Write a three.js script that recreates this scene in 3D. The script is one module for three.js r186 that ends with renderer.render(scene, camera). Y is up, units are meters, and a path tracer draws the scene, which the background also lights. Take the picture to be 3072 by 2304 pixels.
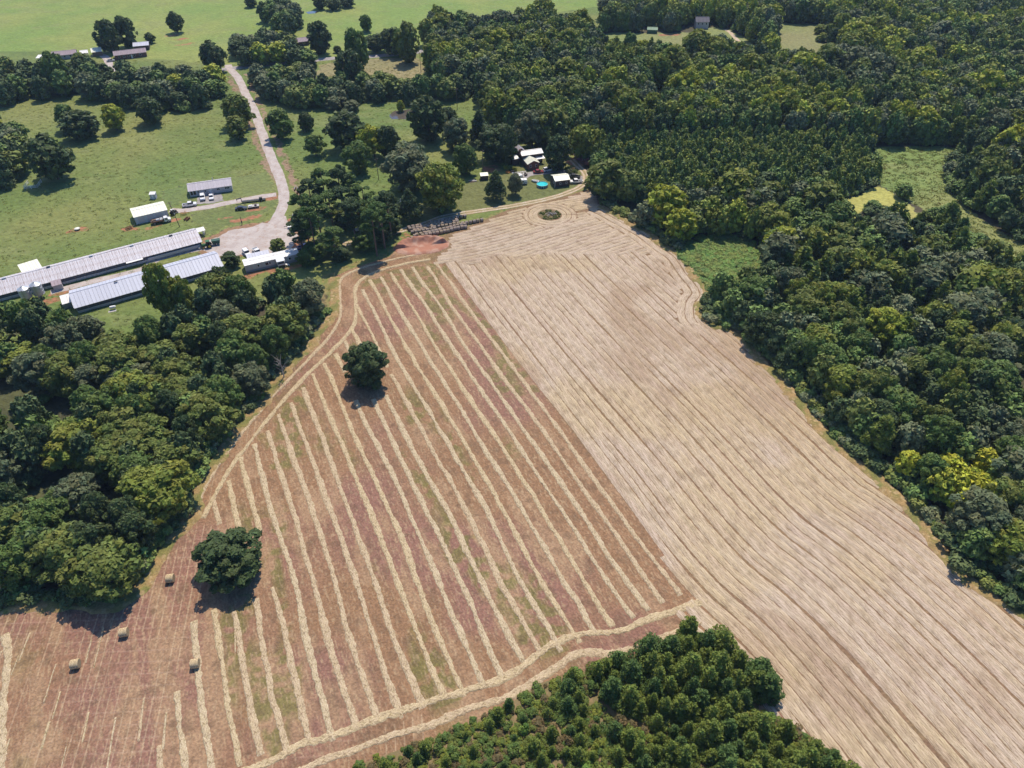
import * as THREE from 'three';
import { Sky } from 'three/addons/objects/Sky.js';
import { mergeGeometries } from 'three/addons/utils/BufferGeometryUtils.js';

// ---------------------------------------------------------------- camera, sky, sun, exposure
const scene = new THREE.Scene();
const camera = new THREE.PerspectiveCamera(56.7, 1024 / 768, 1, 6000);
camera.position.set(0, 125, 0);
camera.rotation.set(THREE.MathUtils.degToRad(-41), 0, 0);
const renderer = new THREE.WebGLRenderer({ antialias: true });
renderer.setSize(1024, 768);
renderer.toneMapping = THREE.LinearToneMapping;
renderer.toneMappingExposure = 1.1;
renderer.shadowMap.enabled = true;

const SUN_EL = THREE.MathUtils.degToRad(60), SUN_AZ = THREE.MathUtils.degToRad(11);
const sunDir = new THREE.Vector3(Math.sin(SUN_AZ) * Math.cos(SUN_EL), Math.sin(SUN_EL), -Math.cos(SUN_AZ) * Math.cos(SUN_EL));
const sky = new Sky();
sky.name = 'sky';
sky.scale.setScalar(5000);
Object.assign(sky.userData, { kind: 'structure', label: 'clear blue late summer sky' });
sky.material.uniforms.turbidity.value = 3;
sky.material.uniforms.rayleigh.value = 1.3;
sky.material.uniforms.mieCoefficient.value = 0.004;
sky.material.uniforms.mieDirectionalG.value = 0.8;
sky.material.uniforms.sunPosition.value.copy(sunDir);
scene.add(sky);
scene.environmentIntensity = 0.13;
const sun = new THREE.DirectionalLight(0xfff1dc, 4.6);
sun.name = 'sun';
sun.position.copy(sunDir).multiplyScalar(900).add(new THREE.Vector3(0, 0, -280));
sun.target.position.set(0, 0, -280);
sun.castShadow = true;
sun.shadow.mapSize.set(4096, 4096);
Object.assign(sun.shadow.camera, { left: -420, right: 420, top: 420, bottom: -420, near: 100, far: 1800 });
sun.shadow.bias = -0.0006;
scene.add(sun, sun.target);
scene.fog = new THREE.FogExp2(0xb4cbec, 0.00009);

// ---------------------------------------------------------------- plan of the place, in metres [x, z]; the camera hovers 125 m above (0, 0)
const L = {
  field: [[-110.5,-75.0],[-101.1,-77.5],[-92.5,-78.6],[-83.0,-78.1],[-77.5,-79.1],[-75.0,-83.4],[-74.3,-89.0],[-72.6,-95.0],[-71.3,-100.0],[-72.3,-106.7],[-71.6,-113.8],[-69.4,-124.5],[-65.7,-136.4],[-62.9,-149.5],[-59.6,-157.6],[-56.6,-168.6],[-54.8,-175.6],[-58.5,-196.1],[-52.7,-201.7],[-41.5,-209.1],[-37.2,-219.2],[-23.8,-223.8],[-11.1,-233.9],[-1.0,-243.2],[16.6,-251.4],[27.8,-258.5],[32.4,-260.1],[33.2,-245.8],[36.8,-241.7],[40.5,-236.7],[48.4,-226.4],[53.4,-216.7],[57.0,-210.6],[59.5,-198.9],[61.6,-190.7],[61.5,-185.5],[58.8,-180.5],[57.6,-173.2],[60.1,-170.2],[65.7,-167.9],[68.3,-161.9],[70.0,-153.5],[72.9,-145.6],[75.7,-134.6],[78.3,-124.5],[82.3,-116.7],[85.6,-110.9],[88.6,-102.6],[90.4,-95.0],[92.0,-87.8],[94.1,-82.3],[97.2,-79.1],[100.3,-76.0],[110.7,-65.5],[94.9,-20.8],[24.1,-16.0],[-73.1,-25.9],[-100.9,-37.6]],
  fieldEdgeL: [[-110.5,-75.0],[-101.1,-77.5],[-92.5,-78.6],[-83.0,-78.1],[-77.5,-79.1],[-75.0,-83.4],[-74.3,-89.0],[-72.6,-95.0],[-71.3,-100.0],[-72.3,-106.7],[-71.6,-113.8],[-69.4,-124.5],[-65.7,-136.4],[-62.9,-149.5],[-59.6,-157.6],[-56.6,-168.6],[-54.8,-175.6],[-58.5,-196.1],[-52.7,-201.7],[-41.5,-209.1],[-37.2,-219.2],[-23.8,-223.8],[-11.1,-233.9],[-1.0,-243.2],[16.6,-251.4],[27.8,-258.5],[32.4,-260.1]],
  fieldEdgeR: [[33.2,-245.8],[36.8,-241.7],[40.5,-236.7],[48.4,-226.4],[53.4,-216.7],[57.0,-210.6],[59.5,-198.9],[61.6,-190.7],[61.5,-185.5],[58.8,-180.5],[57.6,-173.2],[60.1,-170.2],[65.7,-167.9],[68.3,-161.9],[70.0,-153.5],[72.9,-145.6],[75.7,-134.6],[78.3,-124.5],[82.3,-116.7],[85.6,-110.9],[88.6,-102.6],[90.4,-95.0],[92.0,-87.8],[94.1,-82.3],[97.2,-79.1],[100.3,-76.0],[110.7,-65.5]],
  windZone: [[-48.8,-185.5],[-47.2,-195.6],[-37.5,-201.7],[-26.3,-205.2],[-22.4,-204.1],[-0.8,-157.6],[21.0,-112.3],[29.2,-93.7],[36.3,-79.1],[26.5,-75.0],[16.1,-69.7],[6.4,-66.4],[-1.3,-62.0],[-11.9,-57.4],[-24.3,-53.0],[-36.2,-49.6],[-44.7,-46.7],[-58.9,-40.2],[-62.0,-78.1],[-60.0,-79.1],[-50.6,-80.1],[-53.3,-93.7],[-68.4,-97.4],[-67.3,-105.3],[-65.1,-117.5],[-60.5,-130.3],[-54.0,-149.5],[-49.5,-159.8],[-46.4,-170.9]],
  edgeRow: [[-28.1,-216.7],[-22.5,-204.6],[-0.8,-157.6],[21.0,-112.3],[29.2,-93.7],[36.3,-79.1]],
  head1: [[-58.9,-40.2],[-37.9,-49.3],[-35.8,-50.7],[-30.2,-52.5],[-24.5,-54.7],[-17.4,-57.1],[-12.5,-58.9],[-6.3,-60.7],[-0.9,-62.8],[2.2,-64.7],[6.8,-68.4],[10.5,-70.4],[14.3,-71.4],[18.4,-71.4],[22.0,-72.1],[25.7,-73.9],[30.7,-75.8],[35.7,-77.3],[38.8,-78.5]],
  head2: [[-49.3,-37.6],[-37.1,-46.0],[-33.7,-47.3],[-28.4,-49.3],[-23.9,-51.1],[-17.0,-53.3],[-12.2,-54.9],[-6.2,-57.4],[-1.3,-58.8],[2.2,-60.4],[5.5,-62.8],[8.9,-65.1],[11.2,-66.8],[14.2,-67.5],[18.0,-67.2],[22.6,-68.2],[26.2,-69.4],[29.9,-70.9],[33.6,-72.7],[36.9,-73.8]],
  head3: [[-67.8,-98.7],[-67.7,-103.3],[-66.2,-113.8],[-64.1,-122.1],[-62.0,-129.6],[-55.4,-148.5],[-51.3,-157.2],[-46.9,-170.9],[-48.5,-183.0],[-49.4,-192.9],[-46.1,-198.4],[-37.7,-203.8],[-27.3,-207.6]],
  head4: [[-70.3,-101.3],[-70.4,-106.7],[-68.2,-120.6],[-63.7,-136.0],[-56.7,-154.5],[-53.3,-164.1],[-51.7,-173.7],[-53.3,-184.2],[-55.0,-195.6],[-51.7,-200.3],[-41.2,-206.7],[-32.3,-210.6]],
  farLeftRow: [[-96.9,-71.1],[-94.8,-68.3],[-90.5,-59.4],[-87.4,-53.0],[-84.4,-47.0],[-82.3,-42.8]],
  bales: [[-69.2,-82.3],[-73.7,-70.4],[-80.0,-64.1],[-58.1,-64.2]],
  baleRows: [[[-36.8,-228.3],[-29.7,-230.5]],[[-36.2,-226.9],[-28.8,-229.2]],[[-34.6,-226.0],[-28.4,-228.2]],[[-35.2,-224.7],[-27.6,-227.0]],[[-33.4,-223.1],[-26.6,-225.9],[-21.7,-228.0]],[[-31.2,-222.4],[-25.5,-224.7],[-21.7,-226.5],[-19.3,-227.7],[-16.6,-228.7]],[[-30.3,-223.9],[-26.4,-226.0],[-22.9,-227.7],[-20.5,-229.0],[-17.0,-230.3]],[[-29.2,-231.8],[-20.6,-235.2],[-17.3,-236.7]],[[-28.9,-230.5],[-20.3,-233.8]],[[-28.3,-229.5],[-19.8,-232.5]],[[-27.6,-228.3],[-19.5,-231.1]],[[-17.8,-231.3],[-11.0,-233.8]]],
  baleSingles: [[-34.1,-222.2],[-34.8,-220.5],[-36.2,-219.7]],
  pit: [-31.1,-216.0],
  burn: [13.9,-238.7],
  lane: [[-157.2,-412.9],[-153.6,-405.0],[-146.4,-393.5],[-135.0,-368.6],[-123.3,-343.1],[-113.2,-317.4],[-104.7,-296.9],[-98.8,-282.8],[-93.0,-269.6],[-89.2,-259.3],[-86.7,-249.5],[-85.8,-240.3],[-86.5,-231.5],[-89.1,-223.8]],
  yard: [[-86.6,-242.1],[-87.3,-234.6],[-91.8,-230.8],[-99.2,-227.4],[-103.0,-223.8],[-105.8,-219.9],[-105.4,-213.6],[-99.7,-210.6],[-95.1,-207.0],[-91.8,-210.6],[-87.4,-208.8],[-85.6,-210.6],[-79.5,-211.5],[-75.0,-213.6],[-75.2,-219.9],[-77.3,-226.4],[-81.0,-232.2],[-83.8,-238.5]],
  yardclay: [[-91.6,-233.2],[-104.4,-225.7],[-107.9,-221.5],[-106.1,-212.1],[-97.2,-207.6],[-92.2,-209.1],[-84.8,-207.6],[-72.6,-212.1],[-74.2,-226.4],[-79.0,-236.7],[-81.6,-236.7],[-80.7,-229.8],[-85.8,-236.7]],
  drive: [[-91.0,-255.3],[-95.1,-254.0],[-100.1,-251.9],[-104.9,-249.5],[-109.7,-247.2],[-114.4,-244.8],[-119.3,-243.1],[-122.9,-242.0],[-127.1,-242.5]],
  pad: [[-120.3,-254.3],[-112.5,-256.2],[-109.5,-250.1],[-112.8,-248.3],[-119.0,-247.2],[-120.0,-250.1]],
  between: [[-145.0,-187.7],[-141.4,-189.8],[-132.4,-195.2],[-121.7,-201.3],[-119.2,-207.1],[-111.3,-212.3],[-106.0,-215.1],[-102.9,-217.1]],
  farroad: [[-194.9,-384.0],[-179.0,-393.5],[-163.2,-401.8],[-154.0,-406.5],[-139.6,-412.1],[-120.4,-417.8],[-101.0,-424.4],[-80.6,-427.8],[-60.2,-433.9],[-46.1,-440.9],[-29.0,-449.1]],
  topdrive: [[-240.0,-431.8],[-235.0,-430.6],[-229.0,-424.0],[-224.0,-415.4],[-219.7,-407.0],[-216.2,-400.9]],
  track: [[-73.7,-213.6],[-64.5,-215.2],[-52.6,-219.9],[-40.5,-226.4],[-31.2,-232.5],[-24.8,-237.4],[-11.4,-242.1],[-1.0,-245.4],[13.1,-251.4],[22.3,-257.3],[27.2,-262.5],[29.6,-268.4],[29.4,-275.2],[27.5,-280.5],[25.1,-287.4]],
  apron: [[4.6,-270.3],[6.9,-273.2],[9.8,-274.3],[13.5,-274.9],[18.2,-277.0],[21.8,-274.9],[25.3,-271.9],[28.7,-269.4]],
  rt1: [[112.5,-477.8],[116.3,-471.3],[119.9,-464.1]],
  rt2: [[133.5,-482.9],[135.0,-477.8],[135.6,-466.5],[136.6,-455.5],[141.1,-446.4]],
  rt3: [[129.5,-457.8],[133.2,-456.3],[136.8,-454.3]],
  ditchL: [[-150.6,-393.5],[-138.5,-368.6],[-127.3,-343.1],[-116.3,-317.4],[-107.7,-296.9],[-100.5,-280.5],[-93.5,-265.4]],
  ditchR: [[-141.8,-397.3],[-133.3,-375.5],[-123.6,-352.3],[-112.1,-325.6],[-102.6,-304.4],[-93.9,-285.1],[-85.9,-265.4],[-80.6,-251.4],[-78.1,-243.9]],
  pond: [[-58.4,-338.6],[-56.6,-342.5],[-51.7,-344.6],[-47.1,-345.7],[-43.4,-342.5],[-41.7,-337.1],[-45.9,-333.3],[-51.4,-332.5],[-56.5,-332.5]],
  pond2: [[-138.5,-524.4],[-134.2,-526.9],[-129.9,-526.0],[-130.6,-521.3],[-135.9,-519.8]],
  lawn1: [[-138.0,-258.7],[-129.1,-263.7],[-112.8,-270.3],[-100.6,-275.0],[-92.4,-257.4],[-109.7,-250.7],[-124.4,-250.1],[-128.0,-244.8],[-133.1,-251.3]],
  lawn1b: [[-119.2,-239.7],[-106.3,-244.8],[-89.6,-251.9],[-88.9,-242.5],[-97.0,-231.5],[-107.3,-225.2],[-110.9,-229.9],[-116.4,-234.7]],
  lawn2: [[-37.9,-233.2],[-36.0,-247.6],[-19.4,-263.4],[-3.0,-276.1],[0.8,-294.5],[26.2,-289.7],[29.1,-271.8],[26.2,-261.3],[13.1,-252.2],[-1.0,-245.8],[-24.9,-238.1]],
  farpast: [[-347.8,-433.9],[-270.1,-438.3],[-155.2,-412.9],[-139.8,-412.9],[-121.2,-421.1],[-47.6,-442.7],[-50.0,-486.5],[71.8,-544.1],[94.1,-646.3],[-521.1,-646.3]],
  haymead: [[-103.8,-393.5],[-106.5,-412.9],[-85.0,-422.8],[-54.3,-427.8],[-45.6,-405.0],[-49.3,-391.3],[-62.5,-388.3],[-82.2,-389.8]],
  meadowR: [[154.7,-298.4],[171.9,-301.3],[193.6,-300.3],[174.4,-271.8],[170.5,-255.3],[170.2,-236.7],[177.5,-218.3],[185.4,-207.6],[172.4,-185.5],[164.0,-193.4],[160.5,-207.6],[158.7,-219.9],[153.3,-236.7],[153.0,-243.9],[145.0,-263.4],[149.8,-280.5]],
  lawnR: [[122.0,-249.5],[132.2,-253.4],[140.6,-261.3],[145.1,-261.3],[149.2,-251.4],[150.7,-236.7],[144.4,-229.8],[138.6,-233.9],[135.4,-247.6],[127.8,-236.7],[122.4,-226.4],[124.1,-236.7],[120.4,-242.1]],
  kudzu: [[56.8,-209.1],[60.0,-218.3],[65.5,-221.5],[73.9,-223.1],[82.5,-218.3],[86.0,-207.6],[84.4,-196.1],[78.1,-189.4],[65.6,-185.5],[62.0,-185.5],[62.0,-192.9],[59.8,-200.3]],
  lawnT: [[51.9,-466.2],[61.4,-476.2],[89.8,-474.2],[113.1,-476.2],[128.7,-488.6],[137.3,-481.3],[142.2,-466.2],[144.5,-442.7],[133.6,-431.3],[121.9,-438.3],[106.7,-442.7],[89.0,-433.9],[75.0,-449.1],[56.1,-451.9]],
  meadT: [[172.5,-497.2],[199.7,-495.0],[183.0,-461.4],[189.4,-447.3],[167.5,-425.3],[154.8,-431.3],[148.7,-438.3]],
  woods: [[33.2,-245.8],[36.8,-241.7],[40.5,-236.7],[48.4,-226.4],[53.4,-216.7],[57.0,-210.6],[59.5,-198.9],[61.6,-190.7],[61.5,-185.5],[58.8,-180.5],[57.6,-173.2],[60.1,-170.2],[65.7,-167.9],[68.3,-161.9],[70.0,-153.5],[72.9,-145.6],[75.7,-134.6],[78.3,-124.5],[82.3,-116.7],[85.6,-110.9],[88.6,-102.6],[90.4,-95.0],[92.0,-87.8],[94.1,-82.3],[97.2,-79.1],[100.3,-76.0],[110.7,-65.5],[131.6,-59.4],[215.8,-101.3],[450.4,-309.5],[702.0,-646.3],[457.9,-672.5],[91.7,-672.5],[71.8,-544.1],[50.3,-457.4],[27.1,-486.9],[12.7,-489.1],[-7.3,-472.8],[-30.0,-476.0],[-46.1,-483.6],[-50.5,-476.2],[-49.4,-438.3],[-45.3,-401.1],[-34.6,-374.1],[-16.6,-368.6],[-14.2,-343.1],[-9.0,-309.5],[-4.2,-298.4],[2.9,-306.9],[15.0,-304.4],[21.7,-296.9],[26.4,-292.1],[28.8,-285.1],[30.9,-275.2],[32.4,-264.2]],
  woodL: [[-54.8,-174.4],[-56.7,-169.0],[-59.8,-157.2],[-63.1,-148.5],[-65.7,-134.6],[-69.1,-122.9],[-71.6,-113.0],[-72.3,-106.7],[-71.5,-100.6],[-72.6,-95.6],[-74.4,-89.6],[-75.4,-83.9],[-78.0,-80.1],[-88.5,-79.9],[-101.9,-79.1],[-124.3,-78.1],[-178.2,-149.5],[-164.8,-179.2],[-151.8,-170.9],[-138.6,-172.0],[-123.1,-168.1],[-114.6,-160.8],[-102.9,-151.5],[-98.3,-149.5],[-101.1,-161.9],[-95.7,-167.5],[-93.5,-173.2],[-90.3,-180.5],[-84.6,-185.5],[-77.2,-179.2],[-72.4,-183.0],[-65.9,-185.5],[-59.7,-190.7]],
  bandL: [[-272.1,-358.7],[-288.1,-386.1],[-246.2,-389.8],[-210.1,-391.3],[-196.6,-388.3],[-171.2,-385.4],[-149.9,-379.0],[-141.5,-360.7],[-145.1,-345.5],[-157.4,-345.5],[-167.9,-340.7],[-181.9,-345.5],[-205.9,-354.2],[-223.6,-358.1],[-236.4,-351.7],[-249.3,-350.4]],
  groupL: [[-243.5,-309.5],[-231.3,-317.4],[-219.8,-309.5],[-206.0,-294.5],[-197.9,-280.5],[-195.8,-265.4],[-199.1,-261.3],[-211.9,-255.3]],
  bandC: [[-127.6,-360.7],[-134.1,-389.8],[-124.2,-391.3],[-108.8,-388.3],[-95.8,-372.0],[-82.6,-377.6],[-65.4,-374.1],[-41.5,-372.0],[-20.2,-368.6],[-19.2,-356.8],[-37.7,-354.2],[-55.7,-352.9],[-78.2,-351.7],[-86.8,-349.2],[-103.1,-341.9],[-115.7,-348.0]],
  topC: [[-154.4,-414.5],[-144.3,-410.5],[-128.6,-408.9],[-112.5,-405.0],[-106.5,-412.9],[-121.5,-433.9],[-133.7,-451.9],[-147.8,-442.7],[-161.3,-442.7]],
  topC2: [[-154.6,-484.4],[-130.4,-461.4],[-133.2,-486.5],[-141.1,-508.3],[-156.1,-519.8],[-162.3,-508.3]],
  thicket: [[-27.9,-46.5],[-22.1,-48.9],[-16.1,-50.9],[-8.5,-53.9],[-3.7,-56.0],[-0.5,-57.6],[3.7,-61.0],[7.9,-62.4],[13.0,-63.7],[20.0,-65.7],[27.4,-69.0],[33.0,-70.9],[36.4,-70.6],[41.1,-67.8],[44.8,-63.7],[43.2,-56.2],[47.5,-54.2],[51.1,-50.6],[53.1,-49.6],[56.0,-46.7],[54.6,-31.5],[12.8,-25.9],[-27.9,-31.5]],
  pineA: [[28.5,-294.5],[39.3,-304.4],[80.9,-309.5],[121.9,-309.5],[159.0,-304.4],[143.2,-263.4],[121.4,-247.6],[106.1,-255.3],[80.3,-251.4],[54.9,-247.6],[41.4,-251.4]],
  pineB: [[51.9,-466.2],[75.4,-451.9],[95.0,-438.3],[118.1,-421.1],[112.8,-397.3],[74.1,-405.0],[47.1,-412.9]],
  pineC: [[80.3,-251.4],[120.1,-243.9],[150.0,-233.2],[172.4,-185.5],[164.1,-131.1],[117.0,-131.1],[103.8,-157.6],[85.8,-185.5]],
  pineD: [[183.5,-309.5],[257.9,-331.3],[229.3,-226.4],[178.4,-219.9],[170.5,-255.3],[188.8,-294.5]],
  pineE: [[331.4,-646.3],[702.0,-646.3],[506.3,-466.2],[290.4,-486.5]],
  solo: [[-38.5,-144.4,13.7,5.4,"dark","field"],[-56.8,-85.1,13.5,6.6,"dark","field"],[-179.3,-319.6,11.9,5.3,"yellow","p"],[-165.8,-327.8,13.2,5.9,"dark","p"],[-190.6,-310.7,12.9,8.0,"dark","p"],[-200.4,-319.4,12.7,4.7,"mid","p"],[-181.6,-269.0,18.6,7.9,"dark","p"],[-124.4,-324.7,15.4,6.4,"olive","p"],[-121.0,-309.3,10.5,5.1,"olive","p"],[-102.1,-310.0,13.4,5.7,"mid","p"],[-92.8,-319.1,9.0,3.4,"dark","p"],[-83.0,-291.5,9.4,4.1,"mid","p"],[-70.8,-298.2,16.7,8.5,"dark","p"],[-58.1,-290.4,13.9,5.9,"yellow","p"],[-51.4,-289.0,15.6,4.9,"dark","p"],[-62.2,-274.6,14.4,5.8,"mid","p"],[-39.1,-260.0,19.3,10.4,"grey","p"],[-26.3,-243.2,20.5,8.2,"yolive","p"],[-18.7,-273.6,13.9,4.9,"mid","p"],[-37.1,-235.5,12.1,3.2,"conic","p"],[-6.1,-251.9,11.6,2.8,"conic","p"],[1.2,-255.2,8.7,2.7,"grey","p"],[-14.2,-305.5,14.2,4.1,"conic","p"],[-36.3,-308.4,20.3,8.2,"dark","p"],[-23.7,-296.4,15.5,6.5,"grey","p"],[-29.8,-325.5,8.6,4.8,"dark","p"],[31.7,-253.5,7.1,1.1,"cedar","p"],[-92.6,-203.6,5.5,3.2,"dark","p"],[-79.1,-212.3,5.4,3.0,"olive","p"],[-101.2,-173.2,21.1,4.6,"yolive","p"],[-95.5,-173.2,16.2,3.3,"yolive","p"],[-87.1,-181.9,14.1,3.7,"dark","p"],[-231.0,-436.7,18.8,6.7,"dark","p"],[-225.7,-447.6,17.8,5.8,"dark","p"],[-206.9,-475.7,12.6,4.6,"dark","p"],[-215.2,-453.8,6.1,3.0,"dark","p"],[-159.9,-401.2,16.5,6.3,"dark","p"],[-109.8,-433.3,18.4,6.7,"dark","p"],[-100.6,-435.2,4.0,2.4,"dark","p"],[-82.9,-401.0,23.5,6.1,"mid","p"],[-83.2,-378.6,19.2,6.3,"dark","p"],[-90.3,-478.1,10.6,3.8,"mid","p"],[-57.2,-417.0,22.8,6.2,"olive","p"],[-68.3,-431.3,15.6,5.6,"dark","p"],[-78.1,-437.0,10.3,5.6,"dark","p"],[-227.0,-369.3,20.9,5.9,"mid","p"],[-232.4,-404.0,9.7,5.0,"olive","p"],[-64.1,-428.7,15.3,4.8,"mid","p"],[-5.9,-287.4,16.8,8.7,"dark","p"],[-2.1,-283.2,17.4,4.4,"dark","p"],[8.7,-300.7,16.7,7.0,"grey","p"],[18.2,-277.3,16.3,5.7,"dark","p"],[30.5,-286.8,9.5,1.0,"conic","p"],[-84.5,-346.1,6.6,4.5,"grey","p"],[-76.4,-343.2,5.4,3.9,"grey","p"],[-120.4,-530.1,7.9,4.7,"dark","p"],[-112.4,-537.7,6.9,4.8,"dark","p"],[-178.6,-537.3,7.7,4.1,"dark","p"],[-130.1,-532.1,8.9,4.4,"dark","p"],[-53.1,-342.6,5.8,1.8,"yellow","p"]],
  gold: [[89.6,-112.3],[92.6,-110.9],[96.4,-108.8],[100.4,-107.4],[104.7,-106.7],[99.8,-102.0],[105.9,-104.0],[94.3,-98.8],[91.4,-103.3],[101.2,-98.8],[87.4,-106.0]],
  tallpines: [[-67.9,-210.5],[-65.3,-208.1],[-58.3,-206.0],[-54.0,-218.6],[-51.8,-219.6],[-45.5,-209.7],[-42.1,-221.2],[-63.3,-227.0],[-68.2,-240.3],[-62.8,-242.8],[-60.0,-244.8],[-45.4,-219.9],[-71.0,-212.6],[-71.8,-222.5],[-66.9,-222.5],[-58.7,-228.8],[-52.3,-231.6],[-43.6,-214.7],[-72.1,-235.4]],
};
// ---------------------------------------------------------------- helpers
const RNG = (s) => () => { s = (s + 0x6d2b79f5) | 0; let t = Math.imul(s ^ (s >>> 15), 1 | s); t = (t + Math.imul(t ^ (t >>> 7), 61 | t)) ^ t; return ((t ^ (t >>> 14)) >>> 0) / 4294967296; };
const NT = 512, noiseTable = new Float32Array(NT * NT);
{ const r = RNG(11); for (let i = 0; i < NT * NT; i++) noiseTable[i] = r(); }
function vn(x, y) {                                       // value noise 0..1, one cell per unit
  const ix = Math.floor(x), iy = Math.floor(y); let fx = x - ix, fy = y - iy;
  fx = fx * fx * (3 - 2 * fx); fy = fy * fy * (3 - 2 * fy);
  const x0 = ix & 511, x1 = (ix + 1) & 511, y0 = (iy & 511) * NT, y1 = ((iy + 1) & 511) * NT;
  const a = noiseTable[y0 + x0], b = noiseTable[y0 + x1], c = noiseTable[y1 + x0], d = noiseTable[y1 + x1];
  return a + (b - a) * fx + (c - a) * fy + (a - b - c + d) * fx * fy;
}
const fbm = (x, y, o = 4) => { let s = 0, a = 0.5, t = 0; for (let i = 0; i < o; i++) { s += a * vn(x, y); t += a; x = x * 2.03 + 17.3; y = y * 2.03 + 5.1; a *= 0.5; } return s / t; };
const mix = (a, b, t) => a + (b - a) * t, sat = (v) => Math.min(1, Math.max(0, v)), sstep = (a, b, v) => { const t = sat((v - a) / (b - a)); return t * t * (3 - 2 * t); };
const mix3 = (a, b, t) => [mix(a[0], b[0], t), mix(a[1], b[1], t), mix(a[2], b[2], t)];
const toS = (v) => { v = sat(v); return 255 * (v <= 0.0031308 ? v * 12.92 : 1.055 * Math.pow(v, 1 / 2.4) - 0.055); };
const S8 = new Uint8ClampedArray(4097); for (let i = 0; i <= 4096; i++) S8[i] = toS(i / 4096);
const sRGB8 = (v) => S8[Math.min(4096, Math.max(0, (v * 4096) | 0))];
function inside(poly, x, z) {
  let c = false;
  for (let i = 0, j = poly.length - 1; i < poly.length; j = i++) {
    const a = poly[i], b = poly[j];
    if ((a[1] > z) !== (b[1] > z) && x < ((b[0] - a[0]) * (z - a[1])) / (b[1] - a[1]) + a[0]) c = !c;
  }
  return c;
}
function distLine(line, x, z) {
  let m = 1e9;
  for (let i = 0; i < line.length - 1; i++) {
    const [ax, az] = line[i], [bx, bz] = line[i + 1], dx = bx - ax, dz = bz - az, t = sat(((x - ax) * dx + (z - az) * dz) / (dx * dx + dz * dz + 1e-9));
    m = Math.min(m, Math.hypot(x - ax - t * dx, z - az - t * dz));
  }
  return m;
}
const catmull = (pts, step) => {
  const c = new THREE.CatmullRomCurve3(pts.map(([x, z]) => new THREE.Vector3(x, 0, z)), false, 'centripetal');
  return c.getSpacedPoints(Math.max(2, Math.round(c.getLength() / step))).map((v) => [v.x, v.z]);
};
const UNITS = ['', 'first', 'second', 'third', 'fourth', 'fifth', 'sixth', 'seventh', 'eighth', 'ninth', 'tenth', 'eleventh', 'twelfth', 'thirteenth', 'fourteenth', 'fifteenth', 'sixteenth', 'seventeenth', 'eighteenth', 'nineteenth'], TENS = ['', '', 'twent', 'thirt', 'fort', 'fift', 'sixt'];
const nth = (n) => (n < 20 ? UNITS[n] : n % 10 ? TENS[Math.floor(n / 10)] + 'y-' + UNITS[n % 10] : TENS[n / 10] + 'ieth');
const counts = {};
const numbered = (name) => { const n = counts[name] = (counts[name] ?? -1) + 1; return n ? name + '_' + String(n).padStart(3, '0') : name; };
function tag(o, label, category, group, kind) {
  o.userData.label = label;
  if (category) o.userData.category = category;
  if (group) o.userData.group = group;
  if (kind) o.userData.kind = kind;
  return o;
}
function M(name, geo, mat, parent) { const m = new THREE.Mesh(geo, mat); m.name = name; m.castShadow = m.receiveShadow = true; if (parent) parent.add(m); return m; }
function structure(name, geo, mat, label, y = 0) { const m = M(name, geo, mat, scene); m.position.y = y; return tag(m, label, null, null, 'structure'); }
function thing(name, label, category, [x, y, z], turn = 0, group) {
  const o = new THREE.Group(); o.name = numbered(name); o.position.set(x, y, z); o.rotation.y = turn; scene.add(o);
  return tag(o, label, category, group);
}
const boxCache = new Map();
function boxG(w, h, d) { const k = w.toFixed(3) + h.toFixed(3) + d.toFixed(3); if (!boxCache.has(k)) boxCache.set(k, new THREE.BoxGeometry(w, h, d)); return boxCache.get(k); }
function B(name, parent, mat, w, h, d, x, y, z, rx = 0, ry = 0, rz = 0) { const m = M(name, boxG(w, h, d), mat, parent); m.position.set(x, y, z); m.rotation.set(rx, ry, rz); return m; }
function Cy(name, parent, mat, r0, r1, h, x, y, z, seg = 12, rx = 0, rz = 0) { const m = M(name, new THREE.CylinderGeometry(r1, r0, h, seg), mat, parent); m.position.set(x, y, z); m.rotation.set(rx, 0, rz); return m; }
const std = (r, g, b, rough = 0.8, metal = 0, extra = {}) => { const m = new THREE.MeshStandardMaterial({ roughness: rough, metalness: metal, ...extra }); m.color.setRGB(r, g, b); return m; };
function dataTex(w, h, fill, srgb = true) {               // fill(x, y) -> [r, g, b] linear
  const d = new Uint8Array(w * h * 4);
  for (let y = 0, i = 0; y < h; y++) for (let x = 0; x < w; x++, i += 4) {
    const c = fill(x, y);
    if (srgb) { d[i] = sRGB8(c[0]); d[i + 1] = sRGB8(c[1]); d[i + 2] = sRGB8(c[2]); } else d[i] = d[i + 1] = d[i + 2] = 255 * sat(c);
    d[i + 3] = 255;
  }
  const t = new THREE.DataTexture(d, w, h); t.magFilter = THREE.LinearFilter; t.minFilter = THREE.LinearMipmapLinearFilter; t.wrapS = t.wrapT = THREE.RepeatWrapping;
  if (srgb) t.colorSpace = THREE.SRGBColorSpace; t.needsUpdate = true; return t;
}
const tiled = (t, w) => { const c = t.clone(); c.repeat.set(w, w); c.wrapS = c.wrapT = THREE.RepeatWrapping; c.needsUpdate = true; return c; };
function polyGeo(poly) { const g = new THREE.ShapeGeometry(new THREE.Shape(poly.map(([x, z]) => new THREE.Vector2(x, -z)))); g.rotateX(-Math.PI / 2); return g; }
function metreUV(g, s = 1) { const p = g.attributes.position, u = new Float32Array(p.count * 2); for (let i = 0; i < p.count; i++) { u[2 * i] = p.getX(i) * s; u[2 * i + 1] = p.getZ(i) * s; } g.setAttribute('uv', new THREE.BufferAttribute(u, 2)); return g; }
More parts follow.
